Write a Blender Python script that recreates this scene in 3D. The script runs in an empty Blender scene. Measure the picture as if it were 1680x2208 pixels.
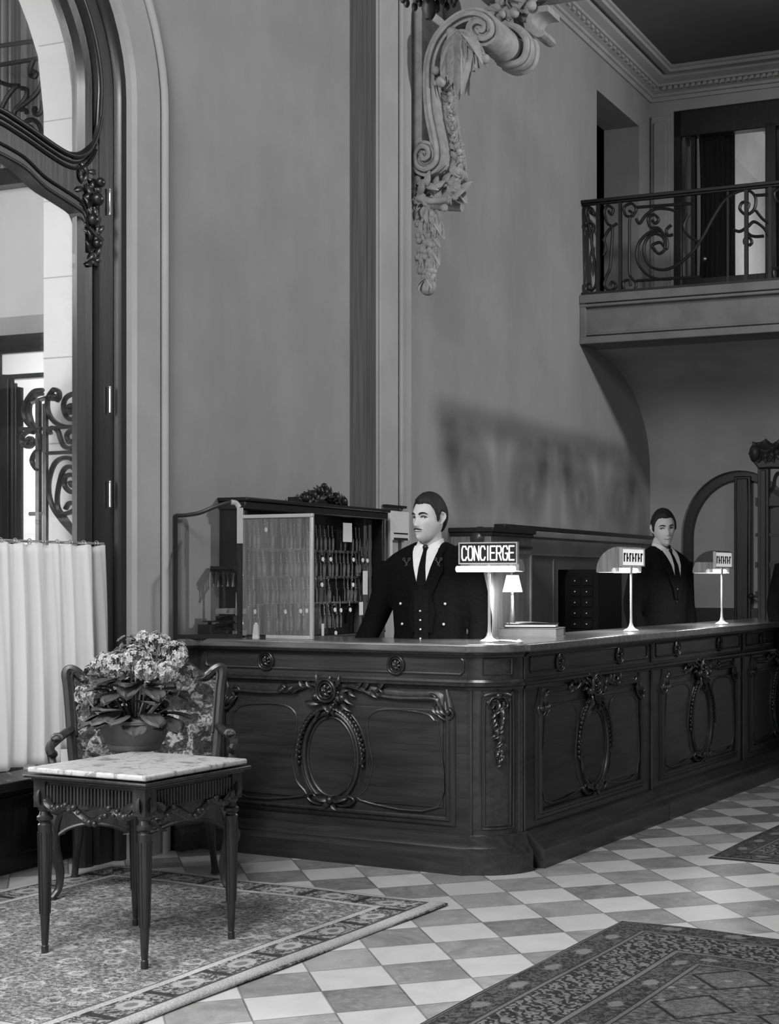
import bpy, bmesh, math, random
from mathutils import Vector, Matrix
random.seed(7)
PI = math.pi
D = bpy.data
scn = bpy.context.scene
COL = scn.collection

# ------------------------------------------------------------------ camera, world, light, exposure
CAM_H, FPX, CX, CY = 1.30, 3196.0, 1200.0, 1245.0
cd = D.cameras.new('camera'); cam = D.objects.new('camera', cd); COL.objects.link(cam)
cam.location = (0, 0, CAM_H); cam.rotation_euler = (PI/2, 0, 0)
cd.sensor_fit = 'HORIZONTAL'; cd.sensor_width = 36.0
cd.lens = FPX/1680*36.0
cd.shift_x = (840-CX)/1680; cd.shift_y = (CY-1104)/1680
cd.clip_end = 100
scn.camera = cam
scn.view_settings.view_transform = 'Standard'
scn.view_settings.look = 'None'
scn.view_settings.gamma = 1
scn.view_settings.use_curve_mapping = False
scn.view_settings.exposure = 0.05
w = D.worlds.new('world'); scn.world = w; w.use_nodes = True
w.node_tree.nodes['Background'].inputs[0].default_value = (1, 1, 1, 1)
w.node_tree.nodes['Background'].inputs[1].default_value = 0.055

# ------------------------------------------------------------------ frames of reference
class Frame:
    """a plan frame: n to the right, t away from the camera, h up"""
    def __init__(s, ox, oy, a):
        s.ox, s.oy, s.a = ox, oy, a
        s.N = (math.cos(a), -math.sin(a)); s.P = (math.sin(a), math.cos(a))
        s.M = Matrix.Translation((ox, oy, 0)) @ Matrix.Rotation(-a, 4, 'Z')
    def onN(s, px, py, n):
        k = (px-CX)/FPX; ax = s.ox+n*s.N[0]; ay = s.oy+n*s.N[1]
        t = (k*ay-ax)/(s.P[0]-k*s.P[1]); y = ay+t*s.P[1]
        return t, CAM_H-(py-CY)*y/FPX
    def onT(s, px, py, t):
        k = (px-CX)/FPX; ax = s.ox+t*s.P[0]; ay = s.oy+t*s.P[1]
        n = (k*ay-ax)/(s.N[0]-k*s.N[1]); y = ay+n*s.N[1]
        return n, CAM_H-(py-CY)*y/FPX
    def onH(s, px, py, h):
        y = (CAM_H-h)*FPX/(py-CY); x = (px-CX)/FPX*y
        return s.loc(x, y)
    def loc(s, x, y):
        dx, dy = x-s.ox, y-s.oy
        return dx*s.N[0]+dy*s.N[1], dx*s.P[0]+dy*s.P[1]
    def at(s, n, t, h=0, rz=0):
        return s.M @ Matrix.Translation((n, t, h)) @ Matrix.Rotation(rz, 4, 'Z')
ROOM = Frame(-1.84, 7.10, math.atan(1300/3196))
CNT = Frame(-0.254, 6.492, math.atan(1600/3196))
HC = 1.005                                                     # height of the counter top

def area(name, M, size, sy, power, target):
    l = D.lights.new(name, 'AREA'); l.shape = 'RECTANGLE'; l.size = size; l.size_y = sy; l.energy = power
    o = D.objects.new(name, l); COL.objects.link(o)
    p = M.to_translation(); o.location = p
    d = (Vector(target)-p).normalized(); o.rotation_euler = d.to_track_quat('-Z', 'Y').to_euler()
    return o
def rp(n, t, h): return ROOM.M @ Vector((n, t, h))
def spot(name, M, power, target, deg, blend, r):
    l = D.lights.new(name, 'SPOT'); l.energy = power; l.spot_size = math.radians(deg); l.spot_blend = blend; l.shadow_soft_size = r
    o = D.objects.new(name, l); COL.objects.link(o); p = M.to_translation(); o.location = p
    o.rotation_euler = (Vector(target)-p).normalized().to_track_quat('-Z', 'Y').to_euler(); return o
spot('hall_key_light', ROOM.at(6.2, 3.3, 4.5), 730, rp(0, 3.0, 3.8), 88, .6, .12)
area('hall_fill_light', Matrix.Translation((-2.0, 1.2, 5.6)), 1.6, 1.6, 310, (-0.3, 6.4, 0.0))  # overhead fill added for floor and counter, away from the modelled chandelier
area('daylight_window_left', ROOM.at(0.04, -4.3, 2.4), 2.6, 3.0, 300, rp(4, -3.0, 1.4))
area('daylight_vestibule', ROOM.at(-2.6, -1.4, 3.7), 1.8, 1.8, 100, rp(-2.2, 1.6, 2.6))
area('daylight_street', ROOM.at(-3.6, 2.3, 2.4), 1.2, 1.8, 70, rp(-3.0, 3.6, 2.2))
area('daylight_vestibule_low', ROOM.at(-2.4, -1.0, 1.3), 1.4, 1.4, 55, rp(0, -0.8, 1.0))
area('upper_room_light', ROOM.at(1.6, 9.4, 4.5), 0.5, 0.5, 22, rp(0.1, 10.0, 5.3))

# ------------------------------------------------------------------ materials
def setin(b, k, v):
    if k in b.inputs: b.inputs[k].default_value = v
class NT:
    def __init__(s, name):
        s.m = D.materials.new(name); s.m.use_nodes = True; s.t = s.m.node_tree
        s.b = s.t.nodes['Principled BSDF']
    def n(s, typ, **kw):
        x = s.t.nodes.new(typ)
        for k, v in kw.items(): setattr(x, k, v)
        return x
    def l(s, a, b): s.t.links.new(a, b)
    def put(s, sock, v):
        if isinstance(v, (int, float)): sock.default_value = v
        else: s.l(v, sock)
    def m2(s, op, a, b=0.0, c=None, clamp=False):
        x = s.n('ShaderNodeMath', operation=op, use_clamp=clamp)
        s.put(x.inputs[0], a); s.put(x.inputs[1], b)
        if c is not None: s.put(x.inputs[2], c)
        return x.outputs[0]
    def mix(s, f, a, b):                                      # scalar mix
        x = s.n('ShaderNodeMix'); s.put(x.inputs[0], f); s.put(x.inputs[2], a); s.put(x.inputs[3], b)
        return x.outputs[0]
    def coord(s, scale=(1, 1, 1), rot=(0, 0, 0), loc=(0, 0, 0)):
        c = s.n('ShaderNodeTexCoord'); mp = s.n('ShaderNodeMapping')
        mp.inputs['Scale'].default_value = scale; mp.inputs['Rotation'].default_value = rot; mp.inputs['Location'].default_value = loc
        s.l(c.outputs['Object'], mp.inputs[0]); return mp.outputs[0]
    def noise(s, vec, scale, detail=4, rough=.55, dist=0):
        x = s.n('ShaderNodeTexNoise'); s.l(vec, x.inputs['Vector']); x.inputs['Scale'].default_value = scale
        x.inputs['Detail'].default_value = detail; x.inputs['Roughness'].default_value = rough; x.inputs['Distortion'].default_value = dist
        return x.outputs['Fac']
    def voro(s, vec, scale, feature='F1', metric='EUCLIDEAN', rnd=1.0, out='Distance'):
        x = s.n('ShaderNodeTexVoronoi', feature=feature, distance=metric)
        s.l(vec, x.inputs['Vector']); x.inputs['Scale'].default_value = scale; x.inputs['Randomness'].default_value = rnd
        return x.outputs[out]
    def ramp(s, f, a0, a1, v0, v1):                            # smooth remap
        x = s.n('ShaderNodeMapRange', interpolation_type='SMOOTHSTEP'); s.put(x.inputs[0], f)
        for i, v in zip((1, 2, 3, 4), (a0, a1, v0, v1)): x.inputs[i].default_value = v
        return x.outputs[0]
    def color(s, v):
        x = s.n('ShaderNodeCombineColor')
        for i in range(3): s.put(x.inputs[i], v)
        s.l(x.outputs[0], s.b.inputs['Base Color']); return x.outputs[0]
    def bump(s, h, dist, strength=1.0):
        x = s.n('ShaderNodeBump'); x.inputs['Distance'].default_value = dist; x.inputs['Strength'].default_value = strength
        s.l(h, x.inputs['Height']); s.l(x.outputs[0], s.b.inputs['Normal'])
    def sep(s, vec):
        x = s.n('ShaderNodeSeparateXYZ'); s.l(vec, x.inputs[0]); return x.outputs
def mat(name, v, rough=.6, spec=.5, metal=0, amt=.12, scale=6, bump=0, bscale=40, stretch=(1, 1, 1), coat=0, sheen=0):
    k = NT(name); b = k.b
    setin(b, 'Roughness', rough); setin(b, 'Specular IOR Level', spec); setin(b, 'Metallic', metal); setin(b, 'Coat Weight', coat); setin(b, 'Coat Roughness', .15)
    co = k.coord(stretch)
    f = k.noise(co, scale, 5)
    k.color(k.ramp(f, .25, .75, v*(1-amt), v*(1+amt)))
    if bump: k.bump(k.noise(co, bscale, 3), bump)
    return k.m
PLAST = mat('plaster_wall', .36, .9, .2, 0, .13, 1.6, .0015, 60)
def plaster_panel():
    k = NT('mottled_plaster'); setin(k.b, 'Roughness', .85); setin(k.b, 'Specular IOR Level', .2)
    co = k.coord(); a = k.noise(co, .9, 7, .6); b = k.noise(k.coord((3, 3, .7)), 2.2, 5)
    v = k.m2('ADD', k.ramp(a, .3, .7, .27, .335), k.ramp(b, .35, .65, -.006, .006))
    k.color(v); k.bump(k.noise(co, 70, 3), .001); return k.m
PLAST2 = plaster_panel()
SHADE = mat('pilaster_shade', .10, .8, .2, 0, .3, 5, 0, 40, (20, 20, .3))  # shade of the pilaster's near side, put into the colour
STONE = mat('light_stone', .36, .8, .25, 0, .08, 3, .001, 50)
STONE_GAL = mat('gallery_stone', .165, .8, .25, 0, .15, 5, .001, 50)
STONE_LT = mat('pale_ashlar', .60, .8, .25, 0, .05, 2)
CARVE = mat('carved_plaster', .34, .8, .3, 0, .18, 14, .003, 45)
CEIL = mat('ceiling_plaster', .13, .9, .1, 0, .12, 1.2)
DADO = mat('grey_dado', .33, .5, .4, 0, .15, 3)
def wood(name, v, rough, amt=.5, coat=.3, axis=2):
    k = NT(name); b = k.b; setin(b, 'Roughness', rough); setin(b, 'Coat Weight', coat); setin(b, 'Coat Roughness', .22)
    st = [9, 9, 9]; st[axis] = .8
    co = k.coord(tuple(st)); f = k.noise(co, 4, 7, .65, .4); g = k.noise(k.coord(), 1.6, 2)
    v1 = k.m2('MULTIPLY', k.ramp(f, .3, .7, v*(1-amt), v*(1+amt)), k.ramp(g, .3, .7, .75, 1.2))
    k.color(v1); k.bump(f, .0008); return k.m
WOOD = wood('counter_oak', .033, .32, .35, .25, 0)
WOODV = wood('counter_oak_upright', .038, .30, .35, .25, 2)
WOODC = wood('carved_oak', .022, .34, .4, .3, 2)
DARKW = wood('dark_frame_wood', .010, .36, .4, .25, 2)
BLACKW = wood('black_wood', .010, .35, .4, .3, 2)
MIDW = wood('panelled_wood', .20, .4, .3, .2, 2)
TABW = wood('table_walnut', .028, .36, .5, .2, 2)
TOPW = wood('counter_top_wood', .13, .2, .3, .8, 0)
IRON = mat('black_iron', .012, .5, .4, 0, .2, 20)
IRONL = mat('bronzed_iron', .035, .3, .6, .3, .5, 25)
BRASS = mat('pale_brass', .62, .25, .5, .8, .1, 10)
BRASSW = mat('polished_nickel', .45, .3, .5, .3, .05, 10)
WHITE = mat('white_card', .75, .6, .3, 0, .04, 10)
GREYC = mat('grey_card', .3, .7, .3, 0, .1, 10)
BLACK = mat('black_lacquer', .008, .4, .4, 0, .1, 10)
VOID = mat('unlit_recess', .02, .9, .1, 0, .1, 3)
SUIT = mat('black_wool', .0045, .95, .08, 0, .3, 120, .0006, 300)
SUIT2 = mat('charcoal_wool', .007, .95, .08, 0, .3, 120, .0006, 300)
SHIRT = mat('white_cotton', .72, .8, .2, 0, .05, 30)
SKIN = mat('skin', .54, .55, .35, 0, .06, 20)
HAIR = mat('dark_hair', .010, .7, .4, 0, .4, 60, .002, 90, (1, 1, .3))
LIPS = mat('lips', .2, .5, .4, 0, .05, 20)
EYEW = mat('eye_white', .45, .3, .5, 0, .02, 20)
def glassmat(name, tint=.97, refl=.06, haze=0.0, hv=.5):
    k = NT(name); t = k.t; out = t.nodes['Material Output']
    tr = k.n('ShaderNodeBsdfTransparent'); tr.inputs[0].default_value = (tint,)*3+(1,)
    gl = k.n('ShaderNodeBsdfGlossy'); gl.inputs['Roughness'].default_value = .03
    mx = k.n('ShaderNodeMixShader')
    fr = k.n('ShaderNodeFresnel'); fr.inputs[0].default_value = 1.45
    f = k.m2('ADD', k.m2('MULTIPLY', fr.outputs[0], .35), refl, clamp=True)
    k.l(f, mx.inputs[0]); k.l(tr.outputs[0], mx.inputs[1]); k.l(gl.outputs[0], mx.inputs[2])
    last = mx.outputs[0]
    if haze:
        df = k.n('ShaderNodeBsdfDiffuse'); df.inputs[0].default_value = (hv,)*3+(1,)
        m3 = k.n('ShaderNodeMixShader')
        w_ = k.ramp(k.noise(k.coord((40, 40, 2)), 2, 3), .3, .7, haze*.6, haze*1.4)
        k.l(w_, m3.inputs[0]); k.l(last, m3.inputs[1]); k.l(df.outputs[0], m3.inputs[2]); last = m3.outputs[0]
    k.l(last, out.inputs[0]); return k.m
GLASS = glassmat('clear_glass', 1.0, .0)
GLASSH = glassmat('milky_glass', .96, .03, .085, .6)  # thin streaky diffuse veil mixed over the clear glass
def emis(name, v, strength):
    k = NT(name); setin(k.b, 'Base Color', (v, v, v, 1)); setin(k.b, 'Emission Color', (1, 1, 1, 1)); setin(k.b, 'Emission Strength', strength); return k.m
LIT = emis('lit_opal', .8, 1.6)
LITS = emis('lit_shade', .7, 1.0)
LITL = emis('lit_letters', .7, 0.45)
def cloth_curtain():
    k = NT('sheer_white_curtain'); t = k.t; out = t.nodes['Material Output']
    d = k.n('ShaderNodeBsdfDiffuse'); d.inputs[0].default_value = (.82,)*3+(1,)
    tr = k.n('ShaderNodeBsdfTranslucent'); tr.inputs[0].default_value = (.82,)*3+(1,)
    m = k.n('ShaderNodeMixShader'); m.inputs[0].default_value = .5
    k.l(d.outputs[0], m.inputs[1]); k.l(tr.outputs[0], m.inputs[2]); k.l(m.outputs[0], out.inputs[0]); return k.m
CURT = cloth_curtain()
DRAPE = mat('striped_drape', .28, .9, .1, 0, .9, 3, 0, 40, (9, 9, .05))
def marble(name, v, dark):
    k = NT(name); setin(k.b, 'Roughness', .3); co = k.coord()
    n1 = k.noise(co, 14, 6, .7, 1.5); n2 = k.noise(co, 45, 4)
    k.color(k.mix(k.ramp(n1, .52, .62, 0, 1), k.ramp(n2, .3, .7, v*.85, v), dark)); return k.m
MARB = marble('veined_marble', .62, .28)
# ------------------------------------------------------------------ mesh builder
class MB:
    def __init__(s): s.v = []; s.f = []
    def add(s, vs, fs):
        o = len(s.v); s.v += [tuple(p) for p in vs]; s.f += [tuple(i+o for i in f) for f in fs]; return s
    def box(s, x0, x1, y0, y1, z0, z1, M=None):
        vs = [Vector((x, y, z)) for z in (z0, z1) for y in (y0, y1) for x in (x0, x1)]
        if M: vs = [M @ v for v in vs]
        return s.add(vs, [(0, 2, 3, 1), (4, 5, 7, 6), (0, 1, 5, 4), (2, 6, 7, 3), (0, 4, 6, 2), (1, 3, 7, 5)])
    def prism(s, poly, a, b, ax='z', M=None):
        """polygon extruded along an axis; poly in the two other axes (x: y,z; y: x,z; z: x,y)"""
        def P(u, v, w):
            p = Vector((w, u, v)) if ax == 'x' else Vector((u, w, v)) if ax == 'y' else Vector((u, v, w))
            return M @ p if M else p
        n = len(poly)
        vs = [P(u, v, a) for u, v in poly]+[P(u, v, b) for u, v in poly]
        return s.add(vs, [tuple(range(n)), tuple(range(2*n-1, n-1, -1))]+[(i, i+n, (i+1) % n+n, (i+1) % n) for i in range(n)])
    def lathe(s, prof, c=(0, 0, 0), seg=24, M=None, sx=1, sy=1):
        vs = []; fs = []
        for r, z in prof:
            for i in range(seg):
                a = 2*PI*i/seg; p = Vector((c[0]+r*sx*math.cos(a), c[1]+r*sy*math.sin(a), c[2]+z)); vs.append(M @ p if M else p)
        m = len(prof)
        for j in range(m-1):
            for i in range(seg): k = (i+1) % seg; fs.append((j*seg+i, j*seg+k, (j+1)*seg+k, (j+1)*seg+i))
        fs.append(tuple(range(seg-1, -1, -1))); fs.append(tuple((m-1)*seg+i for i in range(seg)))
        return s.add(vs, fs)
    def ball(s, c, r, seg=12, rings=8, M=None):
        if isinstance(r, (int, float)): r = (r, r, r)
        vs = []; fs = []
        for j in range(rings+1):
            th = PI*j/rings
            for i in range(seg):
                a = 2*PI*i/seg; p = Vector((r[0]*math.sin(th)*math.cos(a), r[1]*math.sin(th)*math.sin(a), r[2]*math.cos(th)))
                if M: p = M @ p
                vs.append(p+Vector(c))
        for j in range(rings):
            for i in range(seg): k = (i+1) % seg; fs.append((j*seg+i, (j+1)*seg+i, (j+1)*seg+k, j*seg+k))
        return s.add(vs, fs)
    def tube(s, pts, r, seg=8, closed=False, flat=None):
        """round tube through 3D points; r is a number or a list; flat=(axis, k) squashes the section along a vector"""
        pts = [Vector(p) for p in pts]; n = len(pts)
        rr = r if isinstance(r, (list, tuple)) else [r]*n
        vs = []; fs = []; prev = None
        for i, p in enumerate(pts):
            a = pts[(i-1) % n] if (closed or i > 0) else p; b = pts[(i+1) % n] if (closed or i < n-1) else p
            T = (b-a); T = T.normalized() if T.length > 1e-9 else Vector((0, 0, 1))
            if prev is None:
                u = Vector((0, 0, 1)) if abs(T.z) < .9 else Vector((1, 0, 0)); U = T.cross(u).normalized()
            else: U = (prev-T*prev.dot(T)); U = U.normalized() if U.length > 1e-6 else prev
            prev = U; V = T.cross(U)
            for k in range(seg):
                an = 2*PI*k/seg; o = (U*math.cos(an)+V*math.sin(an))*rr[i]
                if flat: ax = Vector(flat[0]).normalized(); o = o-ax*o.dot(ax)*(1-flat[1])
                vs.append(p+o)
        m = n if closed else n-1
        for i in range(m):
            j = (i+1) % n
            for k in range(seg): l = (k+1) % seg; fs.append((i*seg+k, i*seg+l, j*seg+l, j*seg+k))
        if not closed: fs.append(tuple(range(seg-1, -1, -1))); fs.append(tuple((n-1)*seg+k for k in range(seg)))
        return s.add(vs, fs)
    def sweep(s, pts, prof, nrm, closed=False, caps=True, up=None):
        """closed profile (u, v) swept along a planar path; v along nrm, u along tangent x nrm (right of travel)"""
        pts = [Vector(p) for p in pts]; N = Vector(nrm).normalized(); n = len(pts); k = len(prof); vs = []; fs = []
        for i, p in enumerate(pts):
            d0 = (p-pts[i-1]).normalized() if (closed or i > 0) else None
            d1 = (pts[(i+1) % n]-p).normalized() if (closed or i < n-1) else None
            if d0 is None: d0 = d1
            if d1 is None: d1 = d0
            s0 = d0.cross(N); s1 = d1.cross(N); S = (s0+s1); S = S.normalized() if S.length > 1e-6 else s0
            c = max(.35, S.dot(s0)); S = S/c
            for u, v in prof: vs.append(p+S*u+N*v)
        for i in range(n if closed else n-1):
            j = (i+1) % n
            for a in range(k): b = (a+1) % k; fs.append((i*k+a, i*k+b, j*k+b, j*k+a))
        if not closed and caps: fs.append(tuple(range(k-1, -1, -1))); fs.append(tuple((n-1)*k+a for a in range(k)))
        return s.add(vs, fs)
    def grid(s, fn, nu, nv, closeu=False):
        vs = [fn(i/(nu if closeu else nu-1), j/(nv-1)) for j in range(nv) for i in range(nu)]; fs = []
        for j in range(nv-1):
            for i in range(nu if closeu else nu-1):
                k = (i+1) % nu; fs.append((j*nu+i, j*nu+k, (j+1)*nu+k, (j+1)*nu+i))
        return s.add(vs, fs)
    def sheet(s, fn, nu, nv, th, nrm):
        """grid given thickness along nrm, closed round its rim"""
        N = Vector(nrm)*th
        a = [Vector(fn(i/(nu-1), j/(nv-1))) for j in range(nv) for i in range(nu)]; m = len(a); vs = a+[p+N for p in a]; fs = []
        for j in range(nv-1):
            for i in range(nu-1):
                q = (j*nu+i, j*nu+i+1, (j+1)*nu+i+1, (j+1)*nu+i); fs.append(q); fs.append(tuple(x+m for x in reversed(q)))
        rim = [i for i in range(nu)]+[j*nu+nu-1 for j in range(1, nv)]+[(nv-1)*nu+i for i in range(nu-2, -1, -1)]+[j*nu for j in range(nv-2, 0, -1)]
        for a_, b_ in zip(rim, rim[1:]+rim[:1]): fs.append((a_, a_+m, b_+m, b_))
        return s.add(vs, fs)
    def leaf(s, p, d, nrm, L, W, curl=.3, ns=7, cup=.25):
        """pointed leaf from p along d, curling along nrm"""
        p = Vector(p); d = Vector(d).normalized(); N = Vector(nrm); N = (N-d*N.dot(d)).normalized(); S = d.cross(N)
        vs = []; fs = []
        for i in range(ns):
            u = i/(ns-1); w_ = W*math.sin(PI*min(1, u*.93+.04))**.75*(1-.25*u)
            c = p+d*(L*u)+N*(L*curl*(u-u*u*1.4))
            for q, k in ((-1, cup), (-.5, cup*.3), (0, 0), (.5, cup*.3), (1, cup)): vs.append(c+S*(w_*.5*q)+N*(w_*k*.5))
            for q, k in ((1, cup), (.5, cup*.3), (0, 0), (-.5, cup*.3), (-1, cup)): vs.append(c+S*(w_*.5*q)+N*(w_*k*.5-max(.0015, W*.05)))
        for i in range(ns-1):
            for k in range(10): l = (k+1) % 10; fs.append((i*10+k, i*10+l, (i+1)*10+l, (i+1)*10+k))
        fs.append(tuple(range(9, -1, -1))); fs.append(tuple((ns-1)*10+k for k in range(10)))
        return s.add(vs, fs)

def obj(name, mb, m, parent=None, M=None, ang=35, mods=(), smooth=True):
    me = D.meshes.new(name); me.from_pydata(mb.v, [], mb.f); me.materials.append(m)
    bm = bmesh.new(); bm.from_mesh(me); bmesh.ops.remove_doubles(bm, verts=bm.verts, dist=1e-5)
    bmesh.ops.recalc_face_normals(bm, faces=bm.faces); bm.to_mesh(me); bm.free()
    if smooth:
        me.polygons.foreach_set('use_smooth', [True]*len(me.polygons)); me.set_sharp_from_angle(angle=math.radians(ang))
    o = D.objects.new(name, me); COL.objects.link(o)
    if parent: o.parent = parent
    if M is not None: o.matrix_local = M
    for k in mods: k(o)
    return o
def bevel(w_=.004, seg=2):
    def f(o):
        b = o.modifiers.new('bevel', 'BEVEL'); b.width = w_; b.segments = seg; b.limit_method = 'ANGLE'; b.angle_limit = math.radians(40)
    return f
def remesh(vox, it=3):
    def f(o):
        r = o.modifiers.new('remesh', 'REMESH'); r.mode = 'VOXEL'; r.voxel_size = vox; r.use_smooth_shade = True
        if it: q = o.modifiers.new('smooth', 'SMOOTH'); q.factor = .5; q.iterations = it
    return f
def thing(name, label, cat, M, group=None):
    o = D.objects.new(name, None); COL.objects.link(o); o.matrix_world = M; o.empty_display_size = .1
    o['label'] = label; o['category'] = cat
    if group: o['group'] = group
    return o
def tag(o, label, cat, group=None):
    o['label'] = label; o['category'] = cat
    if group: o['group'] = group
    return o
def struct(name, mb, m, M=None, parent=None, **kw):
    o = obj(name, mb, m, parent, M, **kw)
    if parent is None: o['kind'] = 'structure'
    return o
def dup(root, M, label=None, group=None):
    r = root.copy(); COL.objects.link(r); r.matrix_world = M
    if label: r['label'] = label
    if group: r['group'] = group
    def rec(a, b):
        for ch in list(a.children):
            c = ch.copy(); COL.objects.link(c); c.parent = b; rec(ch, c)
    rec(root, r); return r
def spiral(cx, cy, r0, r1, a0, turns, n=26):
    """2D spiral from radius r0 to r1"""
    return [(cx+(r0+(r1-r0)*(i/n)**1.1)*math.cos(a0+2*PI*turns*i/n), cy+(r0+(r1-r0)*(i/n)**1.1)*math.sin(a0+2*PI*turns*i/n)) for i in range(n+1)]
def spline(pts, n=6, closed=False):
    """Catmull-Rom through points of any dimension"""
    pts = [tuple(p) for p in pts]; m = len(pts); out = []
    rng = range(m) if closed else range(m-1)
    for i in rng:
        g = lambda k: pts[k % m] if closed else pts[max(0, min(m-1, k))]
        a, b, c, d = g(i-1), g(i), g(i+1), g(i+2)
        for k in range(n):
            t = k/n
            out.append(tuple(.5*((2*B)+(-A+C)*t+(2*A-5*B+4*C-E)*t*t+(-A+3*B-3*C+E)*t**3) for A, B, C, E in zip(a, b, c, d)))
    if not closed: out.append(pts[-1])
    return out
# ------------------------------------------------------------------ the setting
RM = ROOM.M
ZC = 5.92                                                     # ceiling of the far part of the hall
# floor: diagonal chequer of light and grey marble
FX, FY, TS, TH = -0.3575, 5.8175, 0.2444, 1.243
def floor_mat():
    k = NT('chequered_marble'); setin(k.b, 'Roughness', .34); setin(k.b, 'Specular IOR Level', .45)
    co = k.coord((1/TS, 1/TS, 1)); x, y, z = k.sep(co)
    fx = k.m2('FLOOR', x); fy = k.m2('FLOOR', y)
    par = k.m2('ABSOLUTE', k.m2('MODULO', k.m2('ADD', fx, fy), 2.0))
    cb = k.n('ShaderNodeCombineXYZ'); k.l(fx, cb.inputs[0]); k.l(fy, cb.inputs[1])
    wn = k.n('ShaderNodeTexWhiteNoise', noise_dimensions='2D'); k.l(cb.outputs[0], wn.inputs['Vector']); r = wn.outputs['Value']
    c2 = k.n('ShaderNodeTexCoord')
    n1 = k.noise(c2.outputs['Object'], 5, 6, .65, 1.2); n2 = k.noise(c2.outputs['Object'], 22, 5, .6, 2)
    dark = k.m2('ADD', k.ramp(n1, .3, .72, .20, .34), k.m2('MULTIPLY', k.m2('SUBTRACT', r, .35), .16))
    dark = k.m2('ADD', dark, k.ramp(n2, .5, .75, 0, .12))
    lite = k.m2('ADD', k.ramp(n1, .3, .7, .50, .58), k.m2('MULTIPLY', r, .08))
    lite = k.m2('SUBTRACT', lite, k.ramp(n2, .6, .75, 0, .03))
    c = k.mix(par, dark, lite)
    ex = k.m2('PINGPONG', x, .5); ey = k.m2('PINGPONG', y, .5); e = k.m2('MINIMUM', ex, ey)
    c = k.m2('MULTIPLY', c, k.ramp(e, .006, .02, .55, 1.0))
    k.color(c); k.bump(k.ramp(e, .004, .02, 0, 1), .0015); return k.m
m = MB(); m.add([(-9, -9, 0), (17, -9, 0), (17, 14, 0), (-9, 14, 0), (-9, -9, -.1), (17, -9, -.1), (17, 14, -.1), (-9, 14, -.1)],
                [(0, 1, 2, 3), (4, 7, 6, 5), (0, 4, 5, 1), (1, 5, 6, 2), (2, 6, 7, 3), (3, 7, 4, 0)])
struct('floor', m, floor_mat(), Matrix.Translation((FX, FY, 0)) @ Matrix.Rotation(PI/2-TH, 4, 'Z'))

# left wall with the big arch and, further on, the opening above the gallery
TC, AA, AH, AB = -1.50, 1.197, 3.50, .95
def arch(off=0, n=24, a0=0, a1=PI): return [(TC+(AA+off)*math.cos(a0+(a1-a0)*i/n), AH+(AB+off)*math.sin(a0+(a1-a0)*i/n)) for i in range(n+1)]
WT = 0.34
m = MB(); ap = arch(0, 32)
m.box(-WT, 0, TC+AA, 5.783, 0, 6.6); m.box(-WT, 0, -6.5, TC-AA, 0, 6.6)
for (t0, h0), (t1, h1) in zip(ap, ap[1:]): m.prism([(t1, h1), (t0, h0), (t0, 6.6), (t1, 6.6)], -WT, 0, 'x')
m.box(-WT, 0, 5.783, 6.88, 0, 3.55); m.box(-WT, 0, 5.783, 6.88, 5.40, 6.6); m.box(-WT, 0, 6.88, 7.19, 0, 6.6)
struct('wall_left', m, PLAST2, RM, smooth=False)
# the dark passage behind the gallery opening
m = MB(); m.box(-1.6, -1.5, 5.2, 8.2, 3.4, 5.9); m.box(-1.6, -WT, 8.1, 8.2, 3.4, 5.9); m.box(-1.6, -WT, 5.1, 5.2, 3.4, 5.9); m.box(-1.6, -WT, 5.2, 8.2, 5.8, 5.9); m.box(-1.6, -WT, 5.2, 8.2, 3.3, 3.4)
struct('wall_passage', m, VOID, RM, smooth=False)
# moulded stone surround of the arch
def arch_path(off): return [(0, TC+AA+off, 0)]+[(0, TC+AA+off, AH*.5)]+[(0, t, h) for t, h in arch(off, 40)]+[(0, TC-AA-off, 0)]
m = MB()
prof = [(0, 0), (.0, .03), (.17, .03), (.17, .018), (.19, .018), (.19, .035), (.20, .045), (.215, .045), (.225, .03), (.24, .02), (.25, .028), (.262, .02), (.275, .0)]
m.sweep(arch_path(.0), [(u, v) for u, v in prof], (1, 0, 0))
struct('trim_1', m, STONE, RM, ang=50)
# pilaster
struct('trim_10', MB().box(0, .081, 1.700, 1.846, 0, 6.6).box(.06, .092, 1.74, 1.77, 0, 6.6), SHADE, RM, smooth=False)  # dark strip standing in for the shaded return
m = MB(); m.box(0, .08, 1.847, 2.30, 0, 6.6); m.box(.08, .095, 1.88, 2.10, 0, 6.6)
m.box(.08, .105, 2.125, 2.15, 0, 6.6); m.box(.08, .09, 2.17, 2.20, 0, 6.6)
m.box(0, .055, 2.30, 2.34, 0, 6.6)
struct('trim_2', m, STONE, RM, mods=[bevel(.004, 2)])
# end wall: ground-floor door arch and gallery doorway
TW = 7.19
DC, DA, DH, DB = .845, .545, 1.66, .61
dp = [(DC+DA*math.cos(PI*i/24), DH+DB*math.sin(PI*i/24)) for i in range(25)]
m = MB()
m.box(0, DC-DA, TW, TW+.3, 0, 3.55); m.box(DC+DA, 7.5, TW, TW+.3, 0, 3.55)
for (n0, h0), (n1, h1) in zip(dp, dp[1:]): m.prism([(n1, h1), (n0, h0), (n0, 3.55), (n1, 3.55)], TW, TW+.3, 'y')
m.box(0, .225, TW, TW+.3, 3.55, 6.6); m.box(1.9, 7.5, TW, TW+.3, 3.55, 6.6); m.box(.225, 1.9, TW, TW+.3, 5.60, 6.6)
struct('wall_end', m, PLAST, RM, smooth=False)
m = MB(); m.box(.02, .20, TW-.03, TW, 3.62, 5.56); m.box(.05, .17, TW-.045, TW-.03, 3.7, 5.5)
struct('trim_3', m, STONE, RM, mods=[bevel(.006, 2)])
m = MB(); m.box(7.4, 7.7, -6.5, TW, 0, 6.6)
struct('wall_right', m, PLAST, RM, smooth=False)
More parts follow.
